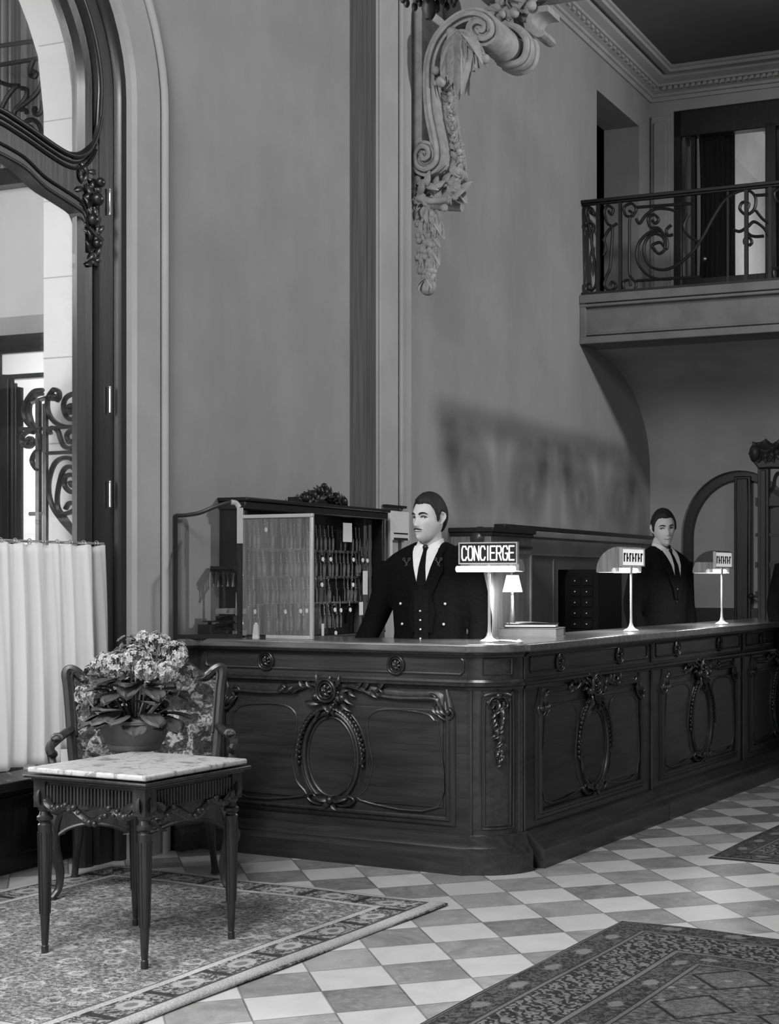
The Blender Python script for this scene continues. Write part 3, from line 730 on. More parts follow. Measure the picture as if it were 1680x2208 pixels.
def panel(parent, x0, W, y=0.0, seed=1, M=None):
    """one carved bay: raised fields, serpentine frame, oval moulding, crest; local x along the bay, -y outwards"""
    rnd = random.Random(seed); c = x0; s = W/1.36
    P = obj('panel', MB().box(c-.60*s, c+.60*s, y-.006, y+.01, .27, .71), WOOD, parent, M, mods=[bevel(.003, 2)])
    fr = []
    right = [(.62, .235), (.62, .655), (.612, .685), (.585, .705), (.572, .735), (.55, .748), (.40, .744), (.30, .748), (.20, .765), (.12, .785), (.05, .79)]
    pth = spline([(u*s, h) for u, h in right], 4); pth = pth+[(-u, h) for u, h in reversed(pth)]
    m = MB(); m.sweep([(c+u, y, h) for u, h in pth], [(.0, 0), (.0, .016), (.008, .022), (.016, .020), (.022, .012), (.034, .010), (.044, .004), (.044, 0)], (0, -1, 0), True)
    obj('frame', m, WOODC, P, ang=40)
    inn = [(.575, .275), (.575, .62), (.555, .66), (.50, .69), (.30, .70), (.205, .66), (.205, .55), (.225, .45), (.20, .345), (.165, .275)]
    for sg in (1, -1): obj('field_moulding', MB().tube([(c+u*s*sg, y-.006, h) for u, h in spline(inn, 4, True)], .0055, 6, True), WOOD, P)
    pass
    # oval
    hc = .468
    E = lambda a, b, k=0: [(c+a*math.cos(q), y-k, hc+b*math.sin(q)) for q in [i*PI/28 for i in range(56)]]
    m = MB(); m.tube(E(.152, .205, .012), .011, 8, True); m.tube(E(.132, .183, .008), .006, 6, True)
    m.sweep([(c+.195*math.cos(q), y, hc+.24*math.sin(q)) for q in [i*PI/28 for i in range(56)]], [(-.03, 0), (-.02, .008), (0, .008), (.01, 0)], (0, -1, 0), True)
    obj('oval_moulding', m, TABW, P)
    m = MB()
    for i in range(34):                                       # leaf wreath round the upper half, ribbon below
        q = -.15+i*(PI+.3)/33; p_ = Vector((c+.180*math.cos(q), y-.014, hc+.232*math.sin(q)))
        m.ball(p_, (rnd.uniform(.010, .017), .012, rnd.uniform(.010, .017)), 7, 5)
        dx = (1 if math.cos(q) < 0 else -1)
        m.leaf(p_, (math.sin(q)*-dx*-1, -.4, math.cos(q)*dx*-1), (0, -1, 0), .045, .024, .5, 5, .5)
    obj('wreath', m, WOODC, P, ang=60); m = MB()
    for sg in (1, -1):
        m.tube([(c+sg*u, y-.012, h) for u, h in spline([(0, .268), (.05, .245), (.10, .25), (.13, .275), (.10, .29), (.075, .27)], 5)], .009, 6)
        m.leaf((c, y-.01, .27), (sg, -.2, .15), (0, -1, 0), .10, .04, .4, 7, .5); m.leaf((c, y-.01, .26), (sg*.6, -.2, -.5), (0, -1, 0), .06, .03, .4, 5, .5)
    m.ball((c, y-.02, .268), .02, 8, 6)
    obj('ribbon', m, WOODC, P, ang=60)
    m = MB()
    rosette(m, c-.015, y-.03, .775, .052)
    for i in range(40):
        a = rnd.uniform(0, 2*PI); m.leaf((c+rnd.uniform(-.07, .07), y-.01, .745+rnd.uniform(-.05, .05)), (math.cos(a), -.35, math.sin(a)), (0, -1, 0), rnd.uniform(.05, .09), .03, .5, 5, .5)
    for sg in (1, -1):
        m.tube([(c+sg*u, y-.018, h) for u, h in spline([(.03, .74), (.07, .725), (.085, .75), (.06, .765), (.05, .75)], 5)], .012, 6)
        m.tube([(c+sg*u, y-.014, h) for u, h in spline([(.05, .785), (.11, .80), (.17, .79), (.22, .765), (.27, .76), (.285, .775), (.27, .79), (.255, .78)], 5)], .010, 6)
        for u in (.10, .14, .18, .22, .26): m.leaf((c+sg*u, y-.01, .785), (sg*.7, -.3, rnd.choice((.7, -.5))), (0, -1, 0), .055, .028, .5, 5, .5)
        m.ball((c+sg*.075, y-.028, .745), .02, 8, 6)
    obj('crest', m, WOODC, P, ang=60)
    for sg in (1, -1):
        m = MB(); m.tube([(c+sg*u*s, y-.012, h) for u, h in spline([(.52, .755), (.545, .775), (.57, .76), (.562, .72), (.59, .68), (.63, .665), (.655, .69), (.64, .715), (.62, .70)], 5)], .009, 6)
        m.ball((c+sg*.635*s, y-.02, .70), .014, 8, 6)
        for u in (.55, .57, .59): m.leaf((c+sg*u*s, y-.008, .73), (sg*.5, -.3, -.6), (0, -1, 0), .06, .025, .5, 5, .5)
        obj('corner_shell', m, WOODC, P, ang=60)
    return P
def frieze(parent, xa, xb, y=0, ros=(), M=None):
    m = MB(); pth = [(xa+.02, .872), (xb-.03, .872), (xb-.015, .885), (xb-.015, .932), (xb-.03, .945), (xa+.02, .945), (xa+.01, .935), (xa+.01, .882)]
    m.tube([(u, y-.002, h-.002) for u, h in spline(pth, 1, True)], .006, 6, True)
    o = obj('frieze', m, WOOD, parent, M)
    for x in ros: m = MB(); rosette(m, x, y-.002, .903, .042); obj('rosette', m, WOODC, o, ang=60)
    return o
c1 = thing('reception_counter', 'dark carved wooden counter front facing the viewer with rounded corner', 'counter', CNT.at(0, 0, 0), 'sections of the carved reception counter')
m = MB(); m.prism(LW+[(-.40, .19), (-.40, .44), (-1.54, .44), (-1.54, .20), (-1.70, .18)], .0, .966, 'z'); obj('body', m, WOOD, c1, ang=30)
m = MB(); m.sweep(cpath(LW, 0), BASE, (0, 0, 1)); obj('plinth', m, WOOD, c1, ang=30)
m = MB(); m.sweep(cpath(LW, 0), FRZ, (0, 0, 1)); m.sweep(cpath(LW, 0), UND, (0, 0, 1)); obj('moulding', m, WOODC, c1, ang=30)
panel(c1, -.88, 1.36, 0, 4)
frieze(c1, -1.63, -.16, 0, (-1.259, -.528))
# corner pilaster: framed strip with a leaf drop
cm = Vector((-.066, .093, 0)); cn = Vector((.733, -.68, 0)); ct = Vector((.68, .733, 0))
def cpt(u, h, k=0):
    uu = u/.21+.5; bx = 4*uu*(1-uu)*.036; p_ = Vector((-.135+(.139)*uu+bx*.733, .018+.15*uu-bx*.68, h))+cn*k; return p_
m = MB()
for w_, z0, z1 in ((.078, .185, .775), (.062, .20, .745)): m.tube([cpt(u, h, .002) for u, h in spline([(-w_, z0), (-w_, z1-.03), (-w_*.8, z1), (0, z1+.012), (w_*.8, z1), (w_, z1-.03), (w_, z0)], 5)]+[cpt(u, z0, .002) for u in (w_*.5, 0, -w_*.5)], .006, 6, True)
m.tube([cpt(u, h, .002) for u, h in [(-.07, .87), (0, .87), (.07, .87), (.07, .94), (0, .94), (-.07, .94)]], .005, 6, True)
obj('corner_frame', m, WOODV, c1)
for u0 in (-.112, .112):
    m = MB(); p_ = cm+ct*u0; m.tube([p_+cn*-.004+Vector((0, 0, h)) for h in (.16, .80)], .007, 8); obj('edge_bead', m, WOODV, c1)
m = MB(); r2 = random.Random(9)
for i in range(34):
    u = i/33; wd = .035*(1-u*.75); h = .75-.27*u
    p_ = cpt(r2.uniform(-wd, wd), h, .008); m.leaf(p_, ct*r2.uniform(-.8, .8)+Vector((0, 0, -.7))+cn*.3, cn, .05*(1-u*.5), .024, .5, 5, .5); m.ball(p_, r2.uniform(.006, .013)*(1-u*.3), 7, 5)
for sg in (1, -1): m.tube([cpt(sg*u, h, .008) for u, h in spline([(0, .77), (.03, .765), (.045, .735), (.03, .72), (.02, .735)], 5)], .007, 6)
m.ball(cpt(0, .775, .012), .016, 8, 6); obj('leaf_drop', m, WOODC, c1, ang=60)
# bays of the long side
def bay(L=1.468):
    b = thing('reception_counter', '', 'counter', CNT.at(.02, .20, 0, PI/2), 'sections of the carved reception counter')
    b['label'] = 'dark carved counter bay on the right side, next to the rounded corner'
    obj('body', MB().box(0, L-.004, 0, .42, 0, .966), WOOD, b)
    m = MB(); m.sweep([(0, 0, 0), (L-.004, 0, 0)], BASE, (0, 0, 1)); obj('plinth', m, WOOD, b, ang=30)
    m = MB(); m.sweep([(0, 0, 0), (L-.004, 0, 0)], FRZ, (0, 0, 1)); m.sweep([(0, 0, 0), (L-.004, 0, 0)], UND, (0, 0, 1)); obj('moulding', m, WOODC, b, ang=30)
    panel(b, L/2-.01, 1.26, 0, 8); frieze(b, .05, L-.05, 0, (.36, 1.04))
    obj('edge_bead', MB().tube([(L-.01, -.006, .16), (L-.01, -.006, .955)], .009, 8), WOODV, b); obj('edge_bead', MB().tube([(.006, .0, .16), (.006, .0, .955)], .006, 8), WOODV, b)
    return b
b0 = bay()
dup(b0, CNT.at(.02, 1.669, 0, PI/2), 'dark carved counter bay on the right side, second from the rounded corner')
dup(b0, CNT.at(.02, 3.138, 0, PI/2), 'dark carved counter bay cut by the right edge of the picture')
# worktop
top_out = LW+[(.02, 4.60)]
m = MB()
inner = [(-.40, 4.60), (-.40, .46), (-1.54, .46), (-1.54, .20), (-1.71, .18)]
off = []
def offset(pts, d):
    out = []
    for i, p in enumerate(pts):
        a = Vector(pts[i-1]) if i else None; q_ = Vector(p); b = Vector(pts[i+1]) if i < len(pts)-1 else None
        d0 = (q_-a).normalized() if a is not None else (b-q_).normalized(); d1 = (b-q_).normalized() if b is not None else d0
        n0 = Vector((d0.y, -d0.x)); n1 = Vector((d1.y, -d1.x)); S = (n0+n1).normalized(); out.append(tuple(q_+S*d/max(.4, S.dot(n0))))
    return out
m.prism(offset(top_out, .045)+inner, .9665, HC, 'z')
tag(obj('counter_top', m, TOPW, None, CM, mods=[bevel(.008, 3)], ang=30), 'glossy dark wooden worktop running along the whole carved counter', 'worktop')

# ------------------------------------------------------------------ glass screens on the counter
def CP(px, py, t): n_, h_ = CNT.onT(px, py, t); return (n_, t, h_)
GY = .06
g1 = thing('glass_screen', 'clear glass side screen with curved dark top rail at left end of counter', 'screen', CM)
wa = CM @ Vector((-1.665, -.125, 0)); wb = CM @ Vector((-1.505, .06, 0)); dv = wb-wa
SCR = Frame(wa.x, wa.y, math.atan2(-dv.y, dv.x)); SM_ = SCR.M; g1.matrix_world = SM_
def CS(px, py): n_, h_ = SCR.onT(px, py, 0); return (n_, 0, h_)
topc = spline([CS(379, 1112), CS(400, 1111), CS(430, 1106), CS(460, 1094), CS(485, 1086), CS(503, 1083), CS(511, 1086), CS(516, 1093)], 5)
xl = topc[0][0]; xr = topc[-1][0]; GY0 = 0
m = MB(); m.tube(topc, .010, 8); obj('top_rail', m, BLACKW, g1)
m = MB(); m.box(xl-.008, xl+.008, -.01, .01, HC, topc[0][2]); obj('post', m, BLACKW, g1)
m = MB(); m.box(xl+.008, xr-.012, -.009, .009, HC, HC+.02); obj('bottom_rail', m, BLACKW, g1)
m = MB(); m.prism([(xl, HC+.018)]+[(xr, HC+.018)]+[(p_[0], p_[2]) for p_ in reversed(topc)], -.002, .002, 'y'); obj('pane', m, GLASS, g1, smooth=False)
m = MB(); m.tube(spline([CS(498, 1083), CS(509, 1085), CS(516, 1094)], 6), .013, 8); a_ = CS(517, 1095); b_ = CS(517, 1172)
m.box(a_[0]-.016, a_[0]+.014, -.016, -.009, b_[2], a_[2]); obj('corner_plate', m, BRASSW, g1)
m = MB(); m.box(a_[0]-.012, a_[0]+.012, -.009, .009, HC, a_[2]); obj('post', m, BLACKW, g1)
g2 = thing('glass_screen', 'glass screen in pale metal frame standing before the key cabinet', 'screen', CM)
A_, B_ = CP(524, 1110, GY), CP(676, 1107, GY); zt = 1.603
m = MB(); m.box(A_[0], B_[0], GY-.008, GY+.008, zt-.018, zt); m.box(B_[0]-.018, B_[0], GY-.008, GY+.008, HC, zt-.0185); m.box(A_[0]+.14, B_[0]-.0185, GY-.006, GY+.006, HC, HC+.018)
obj('frame', m, BRASSW, g2, mods=[bevel(.003, 2)])
m = MB(); m.box(A_[0], B_[0]-.019, GY-.002, GY+.002, HC+.0185, zt-.0185); obj('pane', m, GLASSH, g2, smooth=False)

# ------------------------------------------------------------------ key cabinet against the left wall
kc = thing('key_cabinet', 'low black key cabinet with carved crest behind the glass screens', 'cabinet', RM)
KN = .15; K0, K1 = .38, 1.83; KZ = 1.70
m = MB(); m.box(0.002, KN, K0, K1, 0, .98); m.box(.002, .02, K0, K1, .98, KZ-.06); m.box(.02, KN, K0, K0+.03, .98, KZ-.06); m.box(.02, KN, K1-.03, K1, .98, KZ-.06)
obj('body', m, BLACK, kc, mods=[bevel(.003, 2)])
m = MB(); m.box(.002, KN+.015, K0-.012, K1+.012, KZ-.06, KZ-.02); m.box(.002, KN+.03, K0-.02, K1+.02, KZ-.02, KZ)
obj('cornice', m, BLACK, kc, mods=[bevel(.005, 2)])
for h in (1.44, 1.295, 1.15):
    m = MB(); m.box(.02, .045, K0+.03, K1-.03, h, h+.012)
    for i in range(32): t = K0+.055+i*.0435; m.tube([(.045, t, h+.005), (.07, t, h+.004), (.075, t, h+.014)], .0025, 5)
    obj('hook_rail', m, MIDW, kc)
m = MB(); r2 = random.Random(5); tc = 1.16
for i in range(60):
    u = r2.uniform(-1, 1); a = r2.uniform(.1, PI-.1); m.leaf((KN-.01, tc+u*.20, KZ+.005+.03*(1-abs(u))), (.2, math.cos(a)+u*.5, math.sin(a)), (1, 0, 0), .055+.03*(1-abs(u)), .045, .4, 5, .5)
for u in (-.2, -.12, 0, .12, .2): m.ball((KN-.01, tc+u, KZ+.02+.045*(1-abs(u)*4 if abs(u) < .2 else .1)), .03, 8, 6)
m.ball((KN-.01, tc, KZ+.10), .018, 8, 6); m.box(.06, KN, tc-.24, tc+.24, KZ, KZ+.03)
obj('crest', m, BLACK, kc, ang=60)
# keys
KEYM = mat('tarnished_key_metal', .26, .35, .5, .7, .5, 60)
TAGD = mat('dark_fibre_tag', .12, .6, .3, 0, .5, 60)
TAGW = mat('white_enamel_tag', .85, .35, .5, 0, .05, 10)
def key(tagm, big):
    t = thing('room_key', '', 'key', ROOM.at(.08, .5, 1.44)); m = MB()
    m.tube([(0, 0, .004), (0, .006, -.004), (0, 0, -.012), (0, -.006, -.004)], .0016, 5, True)
    m.tube([(0, 0, -.012), (.001, .0, -.052)], .0028, 6); m.box(-.0015, .0015, 0, .009, -.052, -.042); m.box(-.0015, .0015, 0, .007, -.037, -.032)
    obj('key', m, KEYM, t)
    m = MB(); Mx = Matrix.Translation((.006, 0, -.075)) @ Matrix.Rotation(PI/2, 4, 'Y')
    if big: m.lathe([(0, -.0), (.0125, 0), (.0125, .004), (0, .004)], (0, 0, 0), 14, Mx)
    else: m.prism([(-.007, -.115), (.007, -.115), (.010, -.065), (0, -.05), (-.010, -.065)], .003, .007, 'x')
    obj('key_tag', m, tagm, t, mods=[]); return t
kd = key(TAGD, False); kw = key(TAGW, True)
LK = 'small metal key with dark tag, one of the rows inside the black cabinet'
kd['label'] = LK; kd['group'] = 'dark tagged keys in the key cabinet'
first = True
for r_, h in enumerate((1.585, 1.44, 1.295, 1.15)):
    for i in range(32):
        t = K0+.055+i*.0435
        if r2.random() < .22: continue
        M_ = ROOM.at(.078, t, h, r2.uniform(-.5, .5)) @ Matrix.Rotation(r2.uniform(-.08, .08), 4, 'X') @ Matrix.Scale(1.15, 4)
        if first: kd.matrix_world = M_; first = False
        else: dup(kd, M_)
LKW = 'key with round white tag hanging in the black key cabinet'
kw['label'] = LKW; kw['group'] = 'white tagged keys in the key cabinet'; first = True
for px, py in ((697, 1206), (714, 1206), (763, 1207), (783, 1208), (793, 1209), (695, 1261), (762, 1261), (550, 1319), (616, 1319), (649, 1318), (662, 1317), (723, 1315), (736, 1316), (756, 1315), (574, 1142), (725, 1365)):
    t, h = ROOM.onN(px, py, .10); M_ = ROOM.at(.09, t, h+.075)
    if first: kw.matrix_world = M_; first = False
    else: dup(kw, M_)
for (xa, ya, xb, yb), lb in (((741, 1127, 760, 1169), 'white card pinned high inside the key cabinet'), ((784, 1231, 794, 1282), 'narrow tall white slip hanging at the right in the key cabinet'), ((776, 1298, 784, 1326), 'short white slip hanging low at the right in the key cabinet'), ((695, 1345, 700, 1378), 'thin white slip at the bottom of the key cabinet')):
    (t0, h0), (t1, h1) = ROOM.onN(xa, ya, .11), ROOM.onN(xb, yb, .11)
    tag(obj('paper_card', MB().box(.105, .107, t0, t1, h1, h0), WHITE, None, RM, smooth=False), lb, 'card')
# notice board beside the cabinet
nb = thing('notice_board', 'white framed notice board with dark lines on the pilaster behind the concierge', 'notice board', RM)
(t0, h0), (t1, h1) = ROOM.onN(840, 1101, .12), ROOM.onN(881, 1166, .12)
hb_ = ROOM.onN(842, 1240, .12)[1]
m = MB(); m.box(.108, .125, t0, t1, h1, h0); m.box(.108, .125, t0, t0+.03, hb_, h1); obj('board', m, mat('board_white', .62, .6, .3, 0, .06, 8), nb, mods=[bevel(.002, 1)])
m = MB()
for y0, y1 in ((1148, 1151), (1159, 1164)):
    ha, hb2 = ROOM.onN(845, y0, .125)[1], ROOM.onN(845, y1, .125)[1]; m.box(.125, .127, t0+.045, t1-.02, hb2, ha)
obj('line', m, BLACK, nb, smooth=False)
m = MB(); m.box(.10, .13, t0-.05, t1-.04, h0+.02, h0+.035); obj('top_bar', m, BLACK, nb)

# ------------------------------------------------------------------ wood cabinet and small things by the grey wall
cb2 = thing('wall_cabinet', 'panelled wood cabinet with glazed front against the wall behind the concierge sign', 'cabinet', RM)
m = MB(); m.box(.002, .30, 3.00, 3.68, 0, 1.60); obj('body', m, MIDW, cb2, mods=[bevel(.004, 2)])
m = MB(); m.box(.002, .33, 2.97, 3.698, 1.60, 1.63); m.box(.002, .315, 2.985, 3.69, 1.575, 1.60); m.box(.3, .31, 3.0, 3.68, 1.5, 1.515); m.box(.05, .25, 2.99, 3.0, 1.5, 1.515); obj('cornice', m, DARKW, cb2, mods=[bevel(.004, 2)])
m = MB()
for a in (3.03, 3.355):
    m.sweep([(.30, a, .9), (.30, a+.295, .9), (.30, a+.295, 1.46), (.30, a, 1.46)], [(0, 0), (0, .012), (.02, .012), (.03, 0)], (1, 0, 0), True)
obj('door', m, MIDW, cb2)
tag(obj('dark_globe', MB().ball((0, 0, 0), (.075, .075, .08), 20, 14).lathe([(.02, -.12), (.025, -.10), (.012, -.07)], (0, 0, 0), 12), mat('dark_lacquer_ball', .05, .3), None,
        ROOM.at(.20, 3.05, 1.56)), 'dark rounded object beside the wall cabinet at the concierge\'s left ear', 'ornament')
# pigeonhole rack
t0 = ROOM.onN(1290, 1230, .30)[0]
rk = thing('drawer_rack', 'black rack of small knobbed drawers behind the middle desk lamp', 'rack', RM)
zt = ROOM.onN(1290, 1228, .3)[1]
m = MB(); m.box(.02, .30, t0, t0+.55, 0, zt); obj('body', m, BLACK, rk)
for i in range(2):
    for j in range(5):
        x = .11+i*.10; z = zt-.09-j*.085
        o = obj('drawer', MB().box(x-.045, x+.045, t0-.012, t0, z-.035, z+.035), BLACKW, rk, mods=[bevel(.003, 1)])
        obj('knob', MB().ball((x, t0-.02, z), .009, 8, 6), BRASS, o)

# ------------------------------------------------------------------ desk lamps
def letters(txt, w_, h_, m_, parent, y, z):
    """block capitals built as thin raised strokes"""
    G = {'C': [[(1, .8), (.8, 1), (.2, 1), (0, .8), (0, .2), (.2, 0), (.8, 0), (1, .2)]], 'O': [[(.2, 0), (0, .2), (0, .8), (.2, 1), (.8, 1), (1, .8), (1, .2), (.8, 0), (.2, 0)]],
         'N': [[(0, 0), (0, 1), (1, 0), (1, 1)]], 'I': [[(.5, 0), (.5, 1)]], 'E': [[(1, 0), (0, 0), (0, 1), (1, 1)], [(0, .52), (.85, .52)]],
         'R': [[(0, 0), (0, 1), (.8, 1), (1, .85), (1, .65), (.8, .5), (0, .5)], [(.55, .5), (1, 0)]], 'G': [[(1, .8), (.8, 1), (.2, 1), (0, .8), (0, .2), (.2, 0), (.8, 0), (1, .2), (1, .48), (.6, .48)]]}
    wid = [.45 if c == 'I' else 1 for c in txt]; tot = sum(wid)+.32*(len(txt)-1); k = w_/tot; x = -w_/2; m = MB()
    for c, wd in zip(txt, wid):
        for st in G[c]:
            ps = [(x+(u*.95 if c != 'I' else .225/.5*u)*k, y, z+v*h_) for u, v in st]
            for a, b in zip(ps, ps[1:]):
                m.tube([a, b], .0042, 6, flat=((0, 1, 0), .4))
                m.ball(a, (.0042, .0017, .0042), 6, 4)
            m.ball(ps[-1], (.0042, .0017, .0042), 6, 4)
        x += (wd+.32)*k
    return obj('lettering', m, m_, parent)
OPAL = glassmat('ribbed_opal_glass', .6, .05, .5, .4)
def desk_lamp(label, M, text=None, dark_top=False, power=5.5):
    t = thing('desk_lamp', label, 'lamp', M, 'desk lamps on the reception counter')
    m = MB(); m.lathe([(0, 0), (.058, 0), (.06, .006), (.05, .012), (.03, .018), (.018, .03), (.011, .05), (.009, .09), (.0085, .30), (.011, .345), (.012, .355), (0, .355)], (0, 0, 0), 20, None, .72, .72)
    obj('stand', m, BRASSW, t)
    L = .305; z0 = .355
    m = MB()
    for a, b, c_, d in ((-L/2, L/2, z0+.094, z0+.100), (-L/2, L/2, z0, z0+.006)): m.box(a, b, -.016, .0, c_, d)
    for x in (-L/2, L/2-.006): m.box(x, x+.006, -.016, .0, z0+.006, z0+.094)
    obj('sign_frame', m, BRASSW, t)
    obj('sign_plate', MB().box(-L/2+.006, L/2-.006, -.010, -.004, z0+.006, z0+.094), BLACK if text else LITL, t, smooth=False)
    if text: letters(text, L-.035, .062, LITL, t, -.013, z0+.019)
    else:
        m = MB()
        for i in range(7): x = -L/2+.03+i*.038; m.box(x, x+.012, -.013, -.010, z0+.025, z0+.072); m.box(x, x+.024, -.013, -.010, z0+(.04 if i % 2 else .062), z0+(.05 if i % 2 else .072))
        obj('lettering', m, IRON, t, smooth=False)
    # quarter-round glass shade opening towards the clerk
    R_ = .135 if not text else .055
    m = MB(); arc = [(.004+R_*math.sin(a), z0-.03+R_*math.cos(a)) for a in [i*PI/2/14 for i in range(15)]]
    arc2 = [(y_-.004*math.sin(i*PI/28), z_-.004) for i, (y_, z_) in enumerate(arc)]
    m.prism(arc+list(reversed(arc2)), -L/2, L/2, 'x'); obj('shade', m, OPAL if not dark_top else BLACKW, t, ang=40)
    for x in (-L/2, L/2-.003):
        m = MB(); m.prism([(.004, z0-.03)]+arc2, x, x+.003, 'x'); obj('shade_end', m, OPAL, t, ang=40)
        if dark_top: m = MB(); zc_ = z0+.035; up_ = [(y_, z_) for y_, z_ in arc if z_ > zc_]; x_ = x-.002 if x < 0 else x+.0035; m.prism([(.004, zc_)]+up_+[(up_[-1][0], zc_)], x_, x_+.0015, 'x'); obj('shade_cap', m, BLACKW, t, ang=40)
    yt = -.034 if text else .035
    m = MB(); m.tube([(-L/2+.003, yt, z0-.022), (L/2-.003, yt, z0-.022)], .014, 12); m.box(-L/2+.005, L/2-.005, .006, R_-.005, z0-.034, z0-.030); obj('light_tube', m, LIT, t)
    l = D.lights.new('lamp_light', 'AREA'); l.shape = 'RECTANGLE'; l.size = L; l.size_y = .1; l.energy = power
    lo = D.objects.new('lamp_light', l); COL.objects.link(lo); lo.parent = t; lo.matrix_local = Matrix.Translation((0, .06, z0-.045))
    return t
n_, t_ = CNT.onH(1055, 1385, HC)
desk_lamp('lit desk lamp carrying the CONCIERGE sign at the counter corner', CNT.at(n_, t_, HC, .0), 'CONCIERGE')
n_, t_ = CNT.onH(1372, 1362, HC)
desk_lamp('lit desk lamp with pale quarter-round shade, middle of the counter lamps', CNT.at(n_-.03, t_, HC, PI/2))
n_, t_ = CNT.onH(1573, 1347, HC)
desk_lamp('lit desk lamp with dark-topped shade nearest the right edge', CNT.at(n_-.05, t_, HC, PI/2), None, True)
# small table lamp on a low desk behind
dk = thing('side_desk', 'low dark desk behind the counter carrying the small shaded lamp', 'desk', ROOM.at(.56, 2.88, 0))
obj('desk_top', MB().box(-.18, .22, -.16, .16, .86, .89), DARKW, dk, mods=[bevel(.004, 2)])
obj('pedestal', MB().box(-.16, .20, -.14, .14, 0, .86), DARKW, dk, mods=[bevel(.004, 2)])
tl = thing('table_lamp', 'small lamp with glowing white cone shade behind the CONCIERGE sign', 'lamp', ROOM.at(.50, 2.90, .89))
obj('base', MB().lathe([(0, 0), (.05, 0), (.05, .01), (.02, .03), (.012, .08), (.02, .14), (.01, .20), (.006, .32), (0, .32)], (0, 0, 0), 16), BRASS, tl)
m = MB(); m.lathe([(.066, .315), (.040, .425), (.037, .425), (.063, .315)], (0, 0, 0), 24); obj('shade', m, LITS, tl)
l = D.lights.new('bulb', 'POINT'); l.energy = 14; l.shadow_soft_size = .03; lo = D.objects.new('bulb', l); COL.objects.link(lo); lo.parent = tl; lo.location = (0, 0, .30)

# ------------------------------------------------------------------ things on the counter
def onc(px, py): return CNT.onH(px, py, HC)
n_, t_ = onc(1142, 1374)
for i, (w_, d_, h_, mt, lb) in enumerate(((.30, .20, .045, GREYC, 'thick grey ledger under the flatter book behind the sign lamp'), (.26, .18, .018, BLACK, 'thin black book lying on the grey ledger'))):
    M_ = CNT.at(n_-.04, t_+.10, HC+(0 if i == 0 else .047), .25+.15*i)
    b = thing('ledger', lb, 'book', M_); obj('cover', MB().box(-w_/2, w_/2, -d_/2, d_/2, 0, .003).box(-w_/2, w_/2, -d_/2, d_/2, h_-.003, h_).box(-w_/2, w_/2, d_/2-.003, d_/2, .003, h_-.003), mt, b)
    obj('pages', MB().box(-w_/2+.005, w_/2-.005, -d_/2+.005, d_/2-.004, .0035, h_-.0035), WHITE if i else GREYC, b)
tag(obj('loose_paper', MB().sheet(lambda u, v: (-.08+.16*u, -.055+.11*v, .004*math.sin(u*3+v)), 10, 6, .0006, (0, 0, 1)), WHITE, None, CNT.at(n_-.02, t_+.06, HC+.069, .5)), 'white paper sheet lying on the thin black book', 'paper')
n_, t_ = onc(1094, 1384)
tag(obj('loose_paper', MB().sheet(lambda u, v: (-.075+.15*u, -.04+.08*v, .003+.003*math.sin(u*4)), 10, 6, .0006, (0, 0, 1)), WHITE, None, CNT.at(n_-.02, t_+.01, HC+.001, .1)), 'white paper sheet beside the foot of the sign lamp', 'paper')
n_, t_ = onc(1128, 1387)
tag(obj('bell_push', MB().lathe([(0, 0), (.018, 0), (.02, .006), (.014, .012), (.006, .016), (0, .018)], (0, 0, 0), 14), BRASSW, None, CNT.at(n_-.02, t_, HC)), 'tiny bright bell push at the rounded counter corner', 'bell')
n_, t_ = onc(515, 1372)
m = MB().lathe([(0, 0), (.014, 0), (.015, .01), (.010, .03), (.006, .07), (.003, .15), (.0015, .22), (0, .22)], (0, 0, 0), 12)
tag(obj('paper_spike', m, BRASSW, None, CNT.at(n_, t_-.02, HC)), 'slender bright metal spike standing where the glass screens meet', 'spike')
n_, t_ = onc(627, 1371)
tag(obj('place_card', MB().prism([(-.018, 0), (.018, 0), (.010, .06), (0, .075), (-.010, .06)], -.006, .006, 'y'), WHITE, None, CNT.at(n_, .12, HC)), 'small pale upright card seen through the framed glass screen', 'card')
# pen tree, letter trays behind the side screen
n_, t_ = -1.66, .30
ps = thing('stamp_stand', 'dark rubber stamp stand behind the side glass screen', 'stand', CNT.at(-1.625, .135, HC))
obj('base', MB().lathe([(0, 0), (.05, 0), (.05, .012), (.01, .02), (.007, .33), (0, .33)], (0, 0, 0), 16), BLACK, ps)
obj('arm', MB().tube([(-.08, 0, .33), (.08, 0, .33)], .009, 8).box(-.07, .07, -.02, .02, .335, .35), BLACK, ps)
for x in (-.065, -.035, -.005, .025, .055): obj('stamp', MB().lathe([(.004, 0), (.011, -.01), (.005, -.03), (.006, -.06), (.010, -.075), (0, -.075)], (x, 0, .325), 8), BLACKW, ps)
LTM = 1
lt = thing('letter_tray', 'stack of dark letter trays with pale edges behind the side glass screen', 'tray', CNT.at(-1.565, .115, HC))
for i in range(4): o = obj('tray', MB().box(-.055, .055, -.05, .05, .008+i*.036, .012+i*.036).box(-.055, -.05, -.05, .05, .012+i*.036, .034+i*.036).box(.05, .055, -.05, .05, .012+i*.036, .034+i*.036).box(-.05, .05, .045, .05, .012+i*.036, .034+i*.036), BLACKW if i % 3 else MIDW, lt)
bx = thing('card_box', 'squat dark box at the far left end of the counter top', 'box', CNT.at(-1.628, .035, HC, -.1) @ Matrix.Scale(.5, 4))
obj('body', MB().box(-.09, .09, -.08, .08, 0, .13), BLACKW, bx, mods=[bevel(.004, 2)]); obj('lid', MB().box(-.02, .13, -.085, .085, .155, .168).box(-.02, .0, -.02, .02, .13, .155), BLACKW, bx)

